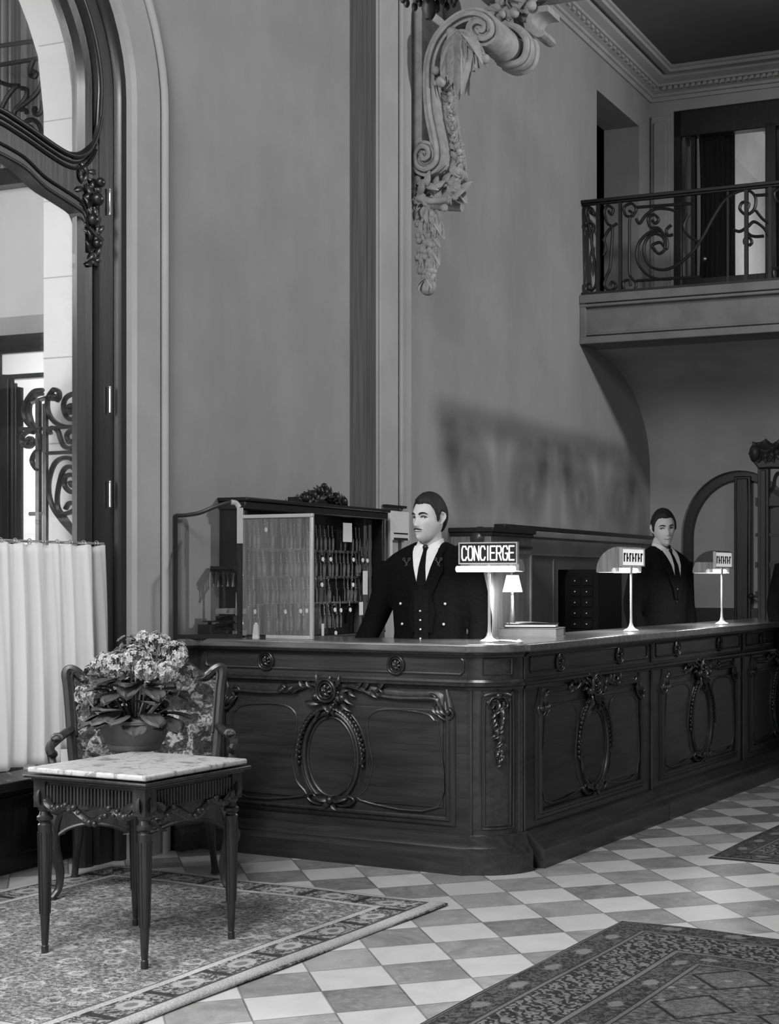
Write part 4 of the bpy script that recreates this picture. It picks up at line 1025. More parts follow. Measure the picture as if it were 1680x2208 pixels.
# ------------------------------------------------------------------ door under the gallery
fa = [(DC+DA, 0)]+dp+[(DC-DA, 0)]
m = MB(); m.sweep([(n, TW+.12, h) for n, h in fa], [(0, -.06), (0, .06), (-.075, .06), (-.075, .03), (-.085, .0), (-.075, -.06)], (0, -1, 0)); 
fo = obj('door_1', m, DARKW, None, RM, ang=40); fo['kind'] = 'structure'
m = MB(); m.box(.79, .95, TW+.04, TW+.2, 0, 2.22); m.box(.815, .925, TW+.02, TW+.04, 0, 2.2); m.box(1.02, 1.32, TW+.06, TW+.18, 0, 2.1); obj('centre_post', m, DARKW, fo, mods=[bevel(.01, 2)])
m = MB(); m.box(.35, 1.05, TW+.05, TW+.18, .0, 1.02); obj('bottom_rail', m, DARKW, fo)
PANEGREY = mat('grey_pane', .33, .5, .4, 0, .1, 2)  # even opaque grey for the door pane, not see-through
pp = [(n, h) for n, h in dp]; m = MB(); m.prism([(DC+DA-.05, .5)]+[(DC+(n-DC)*.93, DH+(h-DH)*.93) for n, h in dp]+[(DC-DA+.05, .5)], TW+.13, TW+.14, 'y'); obj('pane', m, PANEGREY, fo, smooth=False)
m = MB(); m.tube([(.96, TW+.02, 1.13), (.96, TW-.02, 1.13), (1.03, TW-.02, 1.13)], .012, 8); m.ball((.965, TW-.01, 1.13), .028, 10, 8); obj('handle', m, IRON, fo)
m = MB(); m.box(-.5, 3, TW+.9, TW+1.0, 0, 3.5); struct('wall_back', m, PLAST, RM, smooth=False)
# gallery doorway with drape, and the lit room behind it
d2 = MB(); d2.box(.225, .30, TW+.02, TW+.14, BZ1, 5.6); d2.box(.225, 1.9, TW+.02, TW+.14, 5.36, 5.6); d2.box(1.085, 1.19, TW+.02, TW+.14, BZ1, 5.4); d2.box(1.8, 1.9, TW+.02, TW+.14, BZ1, 5.4)
do = obj('door_2', d2, BLACKW, None, RM, mods=[bevel(.008, 2)]); do['kind'] = 'structure'
d2 = MB(); d2.box(.30, 1.085, TW+.05, TW+.09, BZ1, 4.02); d2.box(.38, .42, TW+.05, TW+.11, BZ1, 5.36); d2.box(.30, 1.085, TW+.04, TW+.1, 4.0, 4.05); obj('lower_panel', d2, BLACKW, do)
obj('pane', MB().box(.30, 1.085, TW+.068, TW+.072, 4.06, 5.36), GLASS, do, smooth=False)
obj('door_knob', MB().ball((.52, TW+.03, 4.22), .02, 10, 8), BRASS, do)
m = MB(); m.grid(lambda u, v: (.39+.36*u+.03*math.sin(v*3.0)*(1-u), TW+.22+.03*math.sin(u*44)+.01*math.sin(u*90+v*2), BZ1+.05+v*1.95), 90, 14)
dd = obj('door_drape', m, mat('dark_velvet', .012, .9, .1), None, RM, ang=180); tag(dd, 'dark drape gathered behind the gallery doorway', 'drape')
s_ = dd.modifiers.new('solid', 'SOLIDIFY'); s_.thickness = .004
m = MB(); m.box(-.1, .30, TW+.3, 14, 3.2, 6.3); m.box(-.1, 7, 14, 14.1, 3.2, 6.3); m.box(7, 7.1, TW+.3, 14, 3.2, 6.3)
struct('wall_upper_room', m, STONE, RM, smooth=False)
m = MB(); m.box(-.1, 7.1, TW+.3, 14, 6.3, 6.4); struct('ceiling_upper_room', m, STONE, RM, smooth=False)
m = MB(); m.box(-.1, 7.1, TW, 14, 3.4, BZ1-.01); struct('floor_upper_room', m, DADO, RM, smooth=False)
m = MB(); m.sweep([(.30, TW+.3, 5.62), (.30, 14, 5.62)], [(0, 0), (.03, 0), (.04, .03), (.12, .28), (.16, .34), (.22, .36), (.22, .42), (.32, .5), (.36, .5), (.36, .6), (.0, .68)], (0, 0, 1)); struct('trim_upper_room', m, STONE, RM, ang=50)

# ------------------------------------------------------------------ balcony railing
br = thing('balcony_railing', 'black wrought iron scroll railing along the edge of the gallery', 'railing', RM)
BP = BT+.035
b4 = lambda x, y: (1200+x/2.906, y/2.906)
def bp(pts, n=9): return [(a_, BP, h_) for a_, h_ in spline([ROOM.onT(*b4(*p), BP) for p in pts], n)]
zr = ROOM.onT(1250, 434, BP)[1]; zb = BZ1+.015
XE = 3.3
m = MB(); m.box(-.0, XE, BP-.03, BP+.03, zr-.028, zr); m.box(0, XE, BP-.018, BP+.018, zr-.045, zr-.028); obj('hand_rail', m, IRON, br, mods=[bevel(.006, 2)])
m = MB(); m.box(0, XE, BP-.02, BP+.02, zb-.015, zb+.012); obj('bottom_rail', m, IRON, br)
px_ = lambda x: ROOM.onT(*b4(x, 1500), BP)[0]
per = px_(1340)-px_(400)
def bars(x0):
    for x, w_ in ((155, .016), (262, .030), (400, .026)):
        n_ = px_(x)+x0
        if x != 400 and x0 > 0: n_ = px_(x)+x0+.0
        if 0 <= n_ < XE: obj('baluster', MB().box(n_-w_/2, n_+w_/2, BP-w_/2, BP+w_/2, zb, zr-.03), IRON, br)
scr = [[(210, 1330), (232, 1345), (225, 1310), (195, 1300), (185, 1340), (200, 1400), (215, 1470), (225, 1560), (240, 1650), (250, 1730), (245, 1790), (215, 1820), (190, 1790), (210, 1775)],
       [(175, 1420), (210, 1400), (235, 1430), (215, 1480)],
       [(325, 1320), (345, 1345), (355, 1310), (320, 1290), (300, 1330), (320, 1400), (350, 1430), (345, 1560), (335, 1680), (310, 1740), (300, 1790), (335, 1820), (375, 1795), (350, 1765), (335, 1790)],
       [(380, 1400), (330, 1440), (300, 1500), (310, 1560), (295, 1600)], [(290, 1500), (305, 1530), (300, 1590)],
       [(455, 1320), (475, 1335), (470, 1355), (435, 1350), (425, 1300), (470, 1275), (500, 1310), (480, 1350), (460, 1370), (458, 1500), (458, 1700), (470, 1740), (500, 1780), (480, 1825), (430, 1820), (420, 1770), (455, 1755), (465, 1790)]]
big = [[(610, 1555), (640, 1590), (680, 1560), (670, 1490), (610, 1465), (560, 1510), (550, 1590), (590, 1670), (680, 1690), (770, 1650), (850, 1580), (920, 1480), (990, 1350), (1070, 1240), (1180, 1190), (1245, 1230), (1240, 1310), (1190, 1345), (1150, 1310), (1165, 1270), (1205, 1275), (1200, 1305)],
       [(625, 1580), (600, 1540), (650, 1520), (690, 1560), (690, 1490), (640, 1448), (570, 1465), (515, 1530), (505, 1620), (545, 1700), (620, 1745), (720, 1748)],
       [(600, 1380), (620, 1400), (640, 1375), (610, 1345), (575, 1370), (590, 1425), (640, 1430), (670, 1470), (690, 1530)], [(500, 1370), (520, 1400), (560, 1350), (620, 1310), (700, 1310), (760, 1330)],
       [(500, 1300), (700, 1285), (860, 1275)], [(500, 1760), (720, 1745), (900, 1735)], [(720, 1410), (690, 1440), (700, 1475), (730, 1470)],
       [(830, 1340), (800, 1420), (830, 1480), (900, 1520)], [(1110, 1440), (1150, 1450), (1200, 1420), (1240, 1390), (1300, 1430), (1330, 1480)], [(1190, 1450), (1230, 1480), (1300, 1480)], [(1250, 1320), (1290, 1370), (1330, 1400)], [(1180, 1530), (1180, 1500), (1210, 1490), (1225, 1520), (1205, 1540)], [(1240, 1225), (1330, 1220)]]
def shift(pts, dx): return [(a+dx, b, c) for a, b, c in pts]
for rep in range(3):
    dx = rep*per
    bars(dx)
    for g_ in ([scr[-1]] if rep else scr):
        p_ = shift(bp(g_), dx)
        if p_[0][0] < XE: obj('scroll', MB().tube(p_, .0115, 6, flat=((0, 1, 0), 1.3)), IRON, br)
    for g_ in big:
        p_ = shift(bp(g_), dx)
        if max(a for a, b, c in p_) < XE: obj('scroll', MB().tube(p_, .0125, 6, flat=((0, 1, 0), 1.3)), IRON, br)
# ------------------------------------------------------------------ carved screen post at the right edge
sp_ = thing('carved_screen', 'tall dark carved screen post with scrolled head at the right edge', 'screen', RM)
SPT = 4.5
def S(px, py): n_, h_ = ROOM.onT(px, py, SPT); return n_, h_
a, b = S(1636, 1000), S(1660, 1345)
m = MB(); m.box(a[0], b[0], SPT-.03, SPT+.03, 0, a[1]); m.box(a[0]+.02, b[0]-.02, SPT-.04, SPT-.03, .9, a[1]-.05); obj('post', m, IRON, sp_, mods=[bevel(.006, 2)])
m = MB(); pts_ = [S(*p) for p in ((1625, 985), (1622, 965), (1630, 956), (1650, 953), (1665, 958), (1690, 968), (1760, 975), (1760, 1012), (1665, 1010), (1640, 1012), (1630, 1000))]
m.prism(pts_, SPT-.06, SPT+.06, 'y'); obj('scroll_head', m, IRON, sp_, mods=[bevel(.01, 2)]); m = MB(); m.ball((S(1634, 978)[0], SPT-.02, S(1634, 978)[1]), (.055, .08, .075), 14, 10)
for i_ in range(26): an_ = i_*1.1; m.leaf((S(1640+i_*1.6, 978)[0], SPT-.05, S(1640, 975)[1]), (math.cos(an_), -.3, math.sin(an_)), (0, -1, 0), .09, .05, .4, 5, .5)
obj('carving', m, IRON, sp_, ang=60)
for py, hh in ((1082, .03), (1153, .012), (1218, .02), (1281, .02)):
    z = S(1660, py)[1]; obj('rail', MB().box(a[0]-.02, a[0]+1.0, SPT-.02, SPT+.02, z-hh, z+hh), IRON, sp_)
for ps_ in ([(1660, 1062), (1668, 1050), (1672, 1030), (1680, 1020), (1690, 1040)], [(1650, 1120), (1650, 1100), (1662, 1093), (1680, 1090), (1700, 1100)]):
    obj('scroll', MB().tube([(x_, SPT, z_) for x_, z_ in spline([S(*p) for p in ps_], 5)], .014, 6), IRON, sp_)
for x in (1700, 1740): obj('upright', MB().box(S(x, 1100)[0]-.012, S(x, 1100)[0]+.012, SPT-.012, SPT+.012, 0, S(x, 1000)[1]), IRON, sp_)

# ------------------------------------------------------------------ chandelier foot
ch = thing('chandelier', 'dark chandelier whose beaded foot hangs into the top of the picture', 'chandelier', Matrix.Translation((-.43, 5.0, 3.18)))
m = MB(); m.lathe([(0, 0), (.012, .003), (.022, .02), (.026, .04), (.022, .062), (.012, .075), (.03, .085), (.06, .09), (.10, .12), (.13, .18), (.14, .26), (.10, .3), (.03, .34), (.02, .6), (.02, 3.42), (0, 3.42)], (0, 0, 0), 20); obj('stem', m, IRON, ch)
for i in range(14):
    a = i*2*PI/14; r_ = .088; m = MB(); m.ball((r_*math.cos(a), r_*math.sin(a), .072), (.011, .011, .016), 8, 6); m.tube([(r_*math.cos(a), r_*math.sin(a), .085), (r_*1.05*math.cos(a), r_*1.05*math.sin(a), .14)], .003, 5); obj('bead_drop', m, IRON, ch)
for i in range(9):
    a = i*2*PI/9+.3; r_ = .045; obj('bead_drop', MB().ball((r_*math.cos(a), r_*math.sin(a), .070), (.010, .010, .014), 8, 6), IRON, ch)
for i in range(8):
    a = i*PI/4; o = MB(); o.tube([(math.cos(a)*r_, math.sin(a)*r_, z) for r_, z in spline([(.12, .3), (.3, .28), (.45, .36), (.5, .5)], 5)], .012, 6); o.lathe([(0, .5), (.03, .5), (.035, .53), (0, .53)], (.5*math.cos(a), .5*math.sin(a), 0), 10); obj('arm', o, IRON, ch)
# ------------------------------------------------------------------ rugs
def rug_mat(name, W, L, style):
    k = NT(name); setin(k.b, 'Roughness', .95); setin(k.b, 'Specular IOR Level', .1)
    co = k.coord(); x, y, z = k.sep(co)
    wx = k.m2('MULTIPLY', k.m2('SUBTRACT', k.noise(co, 9, 2), .5), .035 if style else .015); wy = k.m2('MULTIPLY', k.m2('SUBTRACT', k.noise(k.coord((1, 1, 1), (0, 0, 1.3), (3, 1, 0)), 9, 2), .5), .03)
    dx = k.m2('MINIMUM', x, k.m2('SUBTRACT', W, x)); dy = k.m2('MINIMUM', y, k.m2('SUBTRACT', L, y))
    d = k.m2('MINIMUM', dx, dy)
    al = k.m2('ADD', k.m2('MULTIPLY', x, k.m2('LESS_THAN', dy, dx)), k.m2('MULTIPLY', y, k.m2('GREATER_THAN', dy, dx)))
    def band(a, b): return k.m2('MULTIPLY', k.m2('GREATER_THAN', d, a), k.m2('LESS_THAN', d, b))
    def vec(u, v):
        c = k.n('ShaderNodeCombineXYZ'); k.put(c.inputs[0], u); k.put(c.inputs[1], v); return c.outputs[0]
    def motif(period, center, r, hw):                          # a row of rounded blossoms along a border
        u = k.m2('PINGPONG', k.m2('ADD', al, wy), period/2); v = k.m2('SUBTRACT', k.m2('ADD', d, wx), center)
        q = k.m2('ADD', k.m2('POWER', k.m2('DIVIDE', u, hw), 2.0), k.m2('POWER', k.m2('DIVIDE', k.m2('ABSOLUTE', v), r), 2.0)); return k.m2('SQRT', q)
    g_ = 1.6 if style == 0 else .72
    n1 = k.noise(co, 55, 3, .6, .6); n2 = k.noise(co, 150, 2); n3 = k.noise(co, 3, 3)
    st = k.coord((1, 2.2, 1))
    if style == 0:
        v1 = k.voro(st, 38, 'F1'); v2 = k.voro(co, 7.5, 'F1', rnd=.55); f = k.m2('MULTIPLY', k.ramp(v1, .25, .6, .55, 1.2), k.ramp(n1, .35, .65, .6, 1.35))
        col = k.m2('MULTIPLY', f, .165)
        col = k.mix(k.m2('MULTIPLY', k.ramp(v2, .16, .22, 0, 1), k.ramp(v2, .26, .33, 1, 0)), col, .30)
        col = k.mix(k.ramp(v2, .05, .09, 1, 0), col, .05)
        w1 = k.noise(co, 24, 2, .4, 2.2); col = k.mix(k.m2('MULTIPLY', k.ramp(w1, .48, .5, 0, 1), k.ramp(w1, .52, .54, 1, 0)), col, .05)
        b = k.m2('MULTIPLY', k.ramp(k.noise(co, 38, 3, .6, 1.2), .47, .53, .045, .20), k.ramp(n2, .3, .7, .8, 1.2))
        mo = motif(.26, .125, .042, .055); b = k.mix(k.ramp(mo, .9, 1.1, 1, 0), b, .26); b = k.mix(k.ramp(mo, .4, .55, 1, 0), b, .12)
        mo2 = k.m2('PINGPONG', k.m2('ADD', al, .13), .13); b = k.mix(k.ramp(mo2, .010, .020, 1, 0), b, .03)
        col = k.mix(band(.06, .185), col, b); col = k.mix(band(.185, .215), col, .30); col = k.mix(band(0, .052), col, .27); col = k.mix(band(.052, .064), col, .05)
        col = k.mix(band(.215, .222), col, .08)
    else:
        v1 = k.voro(st, 30, 'F1'); f = k.ramp(v1, .2, .65, .075, .17)
        col = k.m2('MULTIPLY', f, k.ramp(n1, .35, .65, .65, 1.35))
        big = k.voro(co, 3.0, 'F1', 'MANHATTAN', .0); col = k.mix(k.m2('MULTIPLY', k.ramp(big, .40, .42, 0, 1), k.ramp(big, .45, .47, 1, 0)), col, .035)
        col = k.mix(k.ramp(big, .34, .40, 1, 0), col, k.m2('MULTIPLY', k.ramp(n1, .4, .6, .8, 1.2), .17)); v3 = k.voro(co, 11, 'F1', rnd=.8)
        col = k.mix(k.ramp(v3, .12, .2, 1, 0), col, .30)
        nb = k.ramp(k.noise(co, 46, 3, .6, 1.4), .46, .54, .05, .14)
        def border(col, a, b_, mp, mh, per):
            q = k.m2('ADD', motif(per, (a+b_)/2, mh*.85, mh*1.25), k.m2('MULTIPLY', k.m2('SUBTRACT', n1, .5), 1.3)); bb = k.mix(k.ramp(q, .7, 1.1, 1, 0), nb, .27); return k.mix(band(a, b_), col, bb)
        col = border(col, .03, .14, 0, .034, .24)
        wv = k.n('ShaderNodeTexWave', wave_type='BANDS', bands_direction='DIAGONAL'); k.l(co, wv.inputs['Vector']); wv.inputs['Scale'].default_value = 11; wv.inputs['Distortion'].default_value = 9; wv.inputs['Detail'].default_value = 2; wv.inputs['Detail Scale'].default_value = 3
        mb_ = k.m2('MULTIPLY', k.ramp(wv.outputs['Fac'], .35, .65, .05, .25), k.ramp(n1, .3, .7, .7, 1.2))
        col = k.mix(band(.165, .36), col, mb_)
        mo = motif(.50, .262, .07, .16); col = k.mix(k.m2('MULTIPLY', k.ramp(mo, .93, .97, 0, .6), k.ramp(mo, 1.0, 1.05, 1, 0)), col, .06)
        col = border(col, .39, .49, 0, .030, .26)
        for a, b_, v in ((0, .012, .05), (.012, .022, .20), (.022, .03, .05), (.14, .146, .05), (.146, .160, .20), (.160, .166, .05), (.36, .366, .05), (.366, .384, .22), (.384, .39, .05), (.49, .495, .05), (.495, .51, .20), (.51, .516, .05)):
            col = k.mix(band(a, b_), col, v)
    col = k.m2('MULTIPLY', col, k.ramp(n3, .3, .7, .85*g_, 1.15*g_))
    col = k.m2('MULTIPLY', col, k.ramp(n2, .25, .75, .8, 1.2))
    k.color(col); k.bump(n2, .003); return k.m
def rug(label, n0, t0, W, L, style, name):
    def f(u, v):
        x, y = u*W, v*L; e = min(x, W-x, y, L-y)
        return (x+.004*math.sin(y*7), y+.004*math.sin(x*6), .0025+.009*min(1, e/.012)+.002*math.sin(x*9+y*5))
    us = 90; m = MB(); m.sheet(f, us, us, -.006 if False else .0, (0, 0, 1)) if False else m.grid(f, us, us)
    # closed rim
    b = []
    o = obj('area_rug', m, rug_mat(name, W, L, style), None, CNT.at(n0, t0, 0), ang=60)
    s = o.modifiers.new('solid', 'SOLIDIFY'); s.thickness = .006; s.offset = -1
    tag(o, label, 'rug', None); return o
rug('large patterned rug with pale border stripe under the marble topped table', -1.635, -2.80, 1.755, 2.165, 0, 'fine_patterned_rug')
rug('dark bordered patterned rug in the lower right foreground', .845, -4.2, 2.6, 3.63, 1, 'bordered_rug')
rug('dark patterned rug lying alongside the counter at the right edge', .69, .755, 1.9, 3.6, 1, 'distant_rug')

# ------------------------------------------------------------------ marble topped table
tb = thing('side_table', 'square side table with white marble top and slim fluted legs on the rug', 'table', CNT.at(-.475, -1.725, .012))
TT = .643
m = MB(); s_ = .262; m.box(-s_, s_, -s_, s_, TT-.020, TT); obj('marble_top', m, MARB, tb, mods=[bevel(.007, 3)])
m = MB(); q_ = .272; m.box(-q_, q_, -q_, q_, TT-.036, TT-.0245); q_ = .255; m.box(-q_, q_, -q_, q_, TT-.046, TT-.0365); obj('top_rim', m, TABW, tb, mods=[bevel(.004, 2)])
m = MB(); a = .218; AZ = TT-.047
for sx in (-1, 1):
    m.box(-a, a, sx*.228-.008, sx*.228+.008, AZ-.085, AZ); m.box(sx*.228-.008, sx*.228+.008, -a, a, AZ-.085, AZ)
    for i in range(26):
        x = -.19+i*.0152
        m.tube([(x, sx*.239, AZ-.012), (x, sx*.239, AZ-.07)], .0048, 6); m.tube([(sx*.239, x, AZ-.012), (sx*.239, x, AZ-.07)], .0048, 6)
obj('apron', m, TABW, tb)
for k_ in range(4):
    Mr = Matrix.Rotation(k_*PI/2, 4, 'Z'); m = MB(); rr_ = random.Random(k_)
    arc = spline([(-.20, AZ-.075), (-.15, AZ-.10), (-.09, AZ-.085), (0, AZ-.125), (.09, AZ-.085), (.15, AZ-.10), (.20, AZ-.075)], 8)
    m.tube([Mr @ Vector((x, -.236, z)) for x, z in arc], .014, 6)
    for x, z in arc[::2]: m.ball(Mr @ Vector((x+rr_.uniform(-.004, .004), -.243, z+rr_.uniform(-.010, .012))), rr_.uniform(.008, .014), 7, 5)
    for sx in (-1, 1): m.leaf(Mr @ Vector((sx*.20, -.24, AZ-.05)), Mr.to_3x3() @ Vector((-sx*.6, -.1, -.5)), Mr.to_3x3() @ Vector((0, -1, 0)), .07, .035, .4, 6, .5)
    obj('swag', m, TABW, tb, ang=60)
LEG = [(.0, 0), (.010, 0), (.0125, .006), (.0125, .03), (.010, .033), (.0115, .04), (.0155, .12), (.019, .26), (.0225, .42), (.0235, .445), (.019, .45), (.019, .455), (.027, .462), (.027, .472), (.020, .478), (.017, .49), (.024, .50), (.024, .508), (0, .508)]
for sx in (-1, 1):
    for sy in (-1, 1):
        m = MB(); m.lathe(LEG, (0, 0, 0), 20); m.box(-.026, .026, -.026, .026, .506, AZ)
        for i in range(8): a_ = i*PI/4+.2; m.tube([((.0165+.0065*u)*math.cos(a_), (.0165+.0065*u)*math.sin(a_), .14+.28*u) for u in (0, .5, 1)], .003, 5)
        for (ux, uy) in ((sx, 0), (0, sy)): m.leaf((ux*.026, uy*.026, AZ-.03), (ux*.05, uy*.05, -1), (ux, uy, 0), .06, .03, .5, 6, .6)
        Lg = obj('leg', m, TABW, tb, Matrix.Translation((sx*.221, sy*.221, 0)))

# ------------------------------------------------------------------ potted flowers
n_, t_ = CNT.onH(287, 1618, .65)
pot = thing('potted_flowers', 'bushy potted plant with pale flower clusters on the marble topped table', 'plant', CNT.at(n_, t_+.01, .6505))
POTM = mat('unglazed_pot', .13, .75, .3, 0, .12, 12, .001, 60)
m = MB(); m.lathe([(0, 0), (.088, 0), (.096, .006), (.100, .022), (.099, .026), (.104, .028), (.137, .104), (.143, .106), (.144, .118), (.136, .118), (.13, .10), (0, .10)], (0, 0, 0), 36)
m.tube([(.141*math.cos(a), .141*math.sin(a), .116) for a in [i*PI/18 for i in range(36)]], .004, 6, True)
obj('pot', m, POTM, pot, ang=50)
LEAFM = mat('flower_leaf', .085, .55, .4, 0, .25, 14, .001, 60); PETAL = mat('pale_petal', .42, .7, .3, 0, .35, 60); PETAL2 = mat('grey_petal', .17, .7, .3, 0, .3, 60)
SOIL = mat('soil', .02, .9)
obj('soil', MB().lathe([(0, .09), (.128, .09), (.128, .104), (0, .106)], (0, 0, 0), 20), SOIL, pot)
rl = random.Random(21)
def roundleaf(mb, p, d, nrm, L, W):
    p = Vector(p); d = Vector(d).normalized(); N = Vector(nrm); N = (N-d*N.dot(d)).normalized(); S = d.cross(N); vs = []; fs = []; nu, nv = 9, 9
    ph = rl.uniform(0, 6)
    for j in range(nv):
        u = j/(nv-1); w_ = W*math.sqrt(max(0, 1-(2*u-1)**2))*.5
        for i in range(nu):
            q = 2*i/(nu-1)-1; ww = w_*q
            vs.append(p+d*(L*u)+S*ww+N*(-.35*L*u*u+.12*L*u+.08*W*abs(q)+.006*math.sin(q*9+ph)*u))
    n0 = len(vs); vs += [v-N*.0015 for v in vs]
    for j in range(nv-1):
        for i in range(nu-1): q = (j*nu+i, j*nu+i+1, (j+1)*nu+i+1, (j+1)*nu+i); fs.append(q); fs.append(tuple(x+n0 for x in reversed(q)))
    mb.add(vs, fs)
for i in range(60):
    a = rl.uniform(0, 2*PI) if i > 14 else i*2*PI/15; r0 = rl.uniform(.02, .11); z = rl.uniform(.11, .27); tilt = rl.uniform(-.25, .55)
    if i < 15: z = rl.uniform(.105, .14); r0 = .10; tilt = rl.uniform(-.35, .1)
    L_ = rl.uniform(.08, .125); d = Vector((math.cos(a), math.sin(a), tilt)); p_ = Vector((r0*math.cos(a), r0*math.sin(a), z))
    m = MB(); roundleaf(m, p_, d, (0, 0, 1), L_, L_*rl.uniform(.75, .95)); m.tube([(r0*.2*math.cos(a), r0*.2*math.sin(a), .10), p_], .0025, 5)
    obj('leaf', m, LEAFM, pot, ang=60)
heads = []
def head(x, y, z, r, bright):
    m = MB(); c = Vector((x, y, z)); cc = Vector((0, 0, .16))
    for i in range(int(55*(r/.05)**1.5)):
        v = Vector((rl.gauss(0, 1), rl.gauss(0, 1), rl.gauss(.3, .8))).normalized(); p_ = c+v*r*rl.uniform(.72, 1.08); t1 = v.orthogonal().normalized(); t2 = v.cross(t1); a0 = rl.uniform(0, 6)
        R__ = rl.uniform(.008, .0125)
        for k in range(5):
            a = a0+k*2*PI/5; d = t1*math.cos(a)+t2*math.sin(a)
            m.leaf(p_, d+v*.35, v, R__*1.25, R__*1.1, .2, 4, .3)
        m.ball(p_+v*.002, .0022, 5, 4)
    m.tube([(x*.2, y*.2, .11), ((x*.7), y*.7, z*.6), c], .0035, 6)
    for i in range(6): v = Vector((rl.gauss(0, 1), rl.gauss(0, 1), rl.gauss(0, 1))).normalized(); m.tube([c-Vector((0, 0, r)), c+v*r*.7], .0015, 4)
    obj('flower_head', m, PETAL if bright else PETAL2, pot, ang=70)
spots = [(-.17, -.02, .18, .045, 1), (-.20, .05, .24, .045, 0), (-.13, -.06, .27, .055, 0), (-.10, .06, .33, .055, 0), (-.07, -.08, .325, .05, 1), (-.02, .0, .37, .06, 0), (.0, -.09, .32, .055, 1), (.05, .05, .385, .055, 0), (.06, -.06, .345, .05, 1),
         (.10, .02, .40, .045, 1), (.12, -.07, .31, .045, 1), (.15, .05, .36, .05, 1), (.17, -.02, .30, .045, 1), (.045, .0, .42, .03, 1), (-.16, -.09, .205, .04, 1), (.20, .06, .28, .04, 0), (-.05, .10, .36, .045, 0), (.19, .03, .345, .03, 1), (-.205, -.04, .14, .035, 0)]
for s4 in spots: head(*s4)

# ------------------------------------------------------------------ carved armchair
chr_ = thing('armchair', 'carved wooden armchair with flowered tapestry back standing behind the side table', 'chair', Matrix.Translation((-1.725, 6.20, .01)) @ Matrix.Rotation(math.radians(14), 4, 'Z') @ Matrix.Diagonal((1.05, .78, 1, 1)))
def tapestry():
    k = NT('flowered_tapestry'); setin(k.b, 'Roughness', .9); co = k.coord(); v = k.noise(co, 17, 3, .6, .8); n = k.noise(co, 60, 4, .6, 1); g = k.noise(co, 7, 2)
    f = k.mix(k.ramp(v, .49, .56, 0, 1), k.ramp(n, .4, .6, .02, .08), k.ramp(n, .35, .6, .08, .50)); f = k.m2('MULTIPLY', f, k.ramp(g, .4, .6, .45, 1.0)); k.color(f); return k.m
TAP = tapestry()
m = MB(); m.grid(lambda u, v: (0, 0, 0), 2, 2) if False else None
def seatf(x, y): return .455+.02*(1-(x/.31)**2)*(1-(y/.27)**2)
m.prism([(-.31, -.25), (-.15, -.285), (0, -.27), (.15, -.285), (.31, -.25), (.26, .24), (-.26, .24)], .375, .43, 'z'); m.ball((0, -.01, .425), (.29, .25, .05), 24, 10); obj('seat', m, TAP, chr_, mods=[bevel(.012, 2)])
m = MB()
front = spline([(-.32, .25), (-.27, .285), (-.2, .30), (-.12, .29), (-.05, .262), (0, .25), (.05, .262), (.12, .29), (.2, .30), (.27, .285), (.32, .25)], 4)
def fy(x): return -.27-.02*math.cos(x*PI/.32*1.5)
for (x0, z0), (x1, z1) in zip(front, front[1:]): m.prism([(x0, z0), (x1, z1), (x1, .38), (x0, .38)], -.285, -.25, 'y')
m.tube([(x, -.288, z+.004) for x, z in front], .008, 6); m.tube([(x, -.288, .375) for x, z in front], .008, 6)
for sx in (-1, 1):
    sp5 = spline([(-.25, .26), (-.15, .30), (0, .305), (.15, .30), (.24, .28)], 4)
    for (y0, z0), (y1, z1) in zip(sp5, sp5[1:]): m.prism([(y0, z0), (y1, z1), (y1, .38), (y0, .38)], sx*.30-.015, sx*.30+.015, 'x')
    m.tube([(sx*.317, y, z+.004) for y, z in sp5], .007, 6)
m.box(-.27, .27, .22, .25, .31, .38)
rq = random.Random(2)
for i in range(16): a = rq.uniform(0, 6.28); m.leaf((rq.uniform(-.05, .05), -.288, .295+rq.uniform(-.02, .03)), (math.cos(a), -.3, math.sin(a)), (0, -1, 0), .05, .022, .4, 5, .5)
obj('seat_frame', m, TABW, chr_, ang=50)
def cab(x, y, sx, sy, back=False):
    m = MB(); P_ = [(x, y, .36), (x+sx*.018, y+sy*.018, .30), (x+sx*.015, y+sy*.015, .22), (x-sx*.005, y-sy*.005, .12), (x-sx*.002, y-sy*.002, .05), (x+sx*.018, y+sy*.02, .015), (x+sx*.025, y+sy*.03, .004)]
    if back: P_ = [(x, y, .36), (x, y+.005, .22), (x+sx*.01, y+.03, .10), (x+sx*.02, y+.07, .0)]
    pts = spline(P_, 5); n = len(pts); m.tube(pts, [.034-.020*min(1, i/(n*.6))+(.006 if i > n*.9 else 0) for i in range(n)], 10)
    if not back:
        m.ball((x+sx*.02, y+sy*.026, .010), (.016, .018, .010), 10, 6)
        for i in range(4): m.leaf((x+sx*.03, y+sy*.03, .34-.02*i), (sx*.2*(i-1.5), sy*.2, -1), (sx, sy, 0), .08, .03, .3, 6, .5)
    return m
for x, y, b in ((-.31, -.26, False), (.31, -.26, False), (-.26, .22, True), (.26, .22, True)): obj('leg', cab(x, y, 1 if x > 0 else -1, -1, b), TABW, chr_)
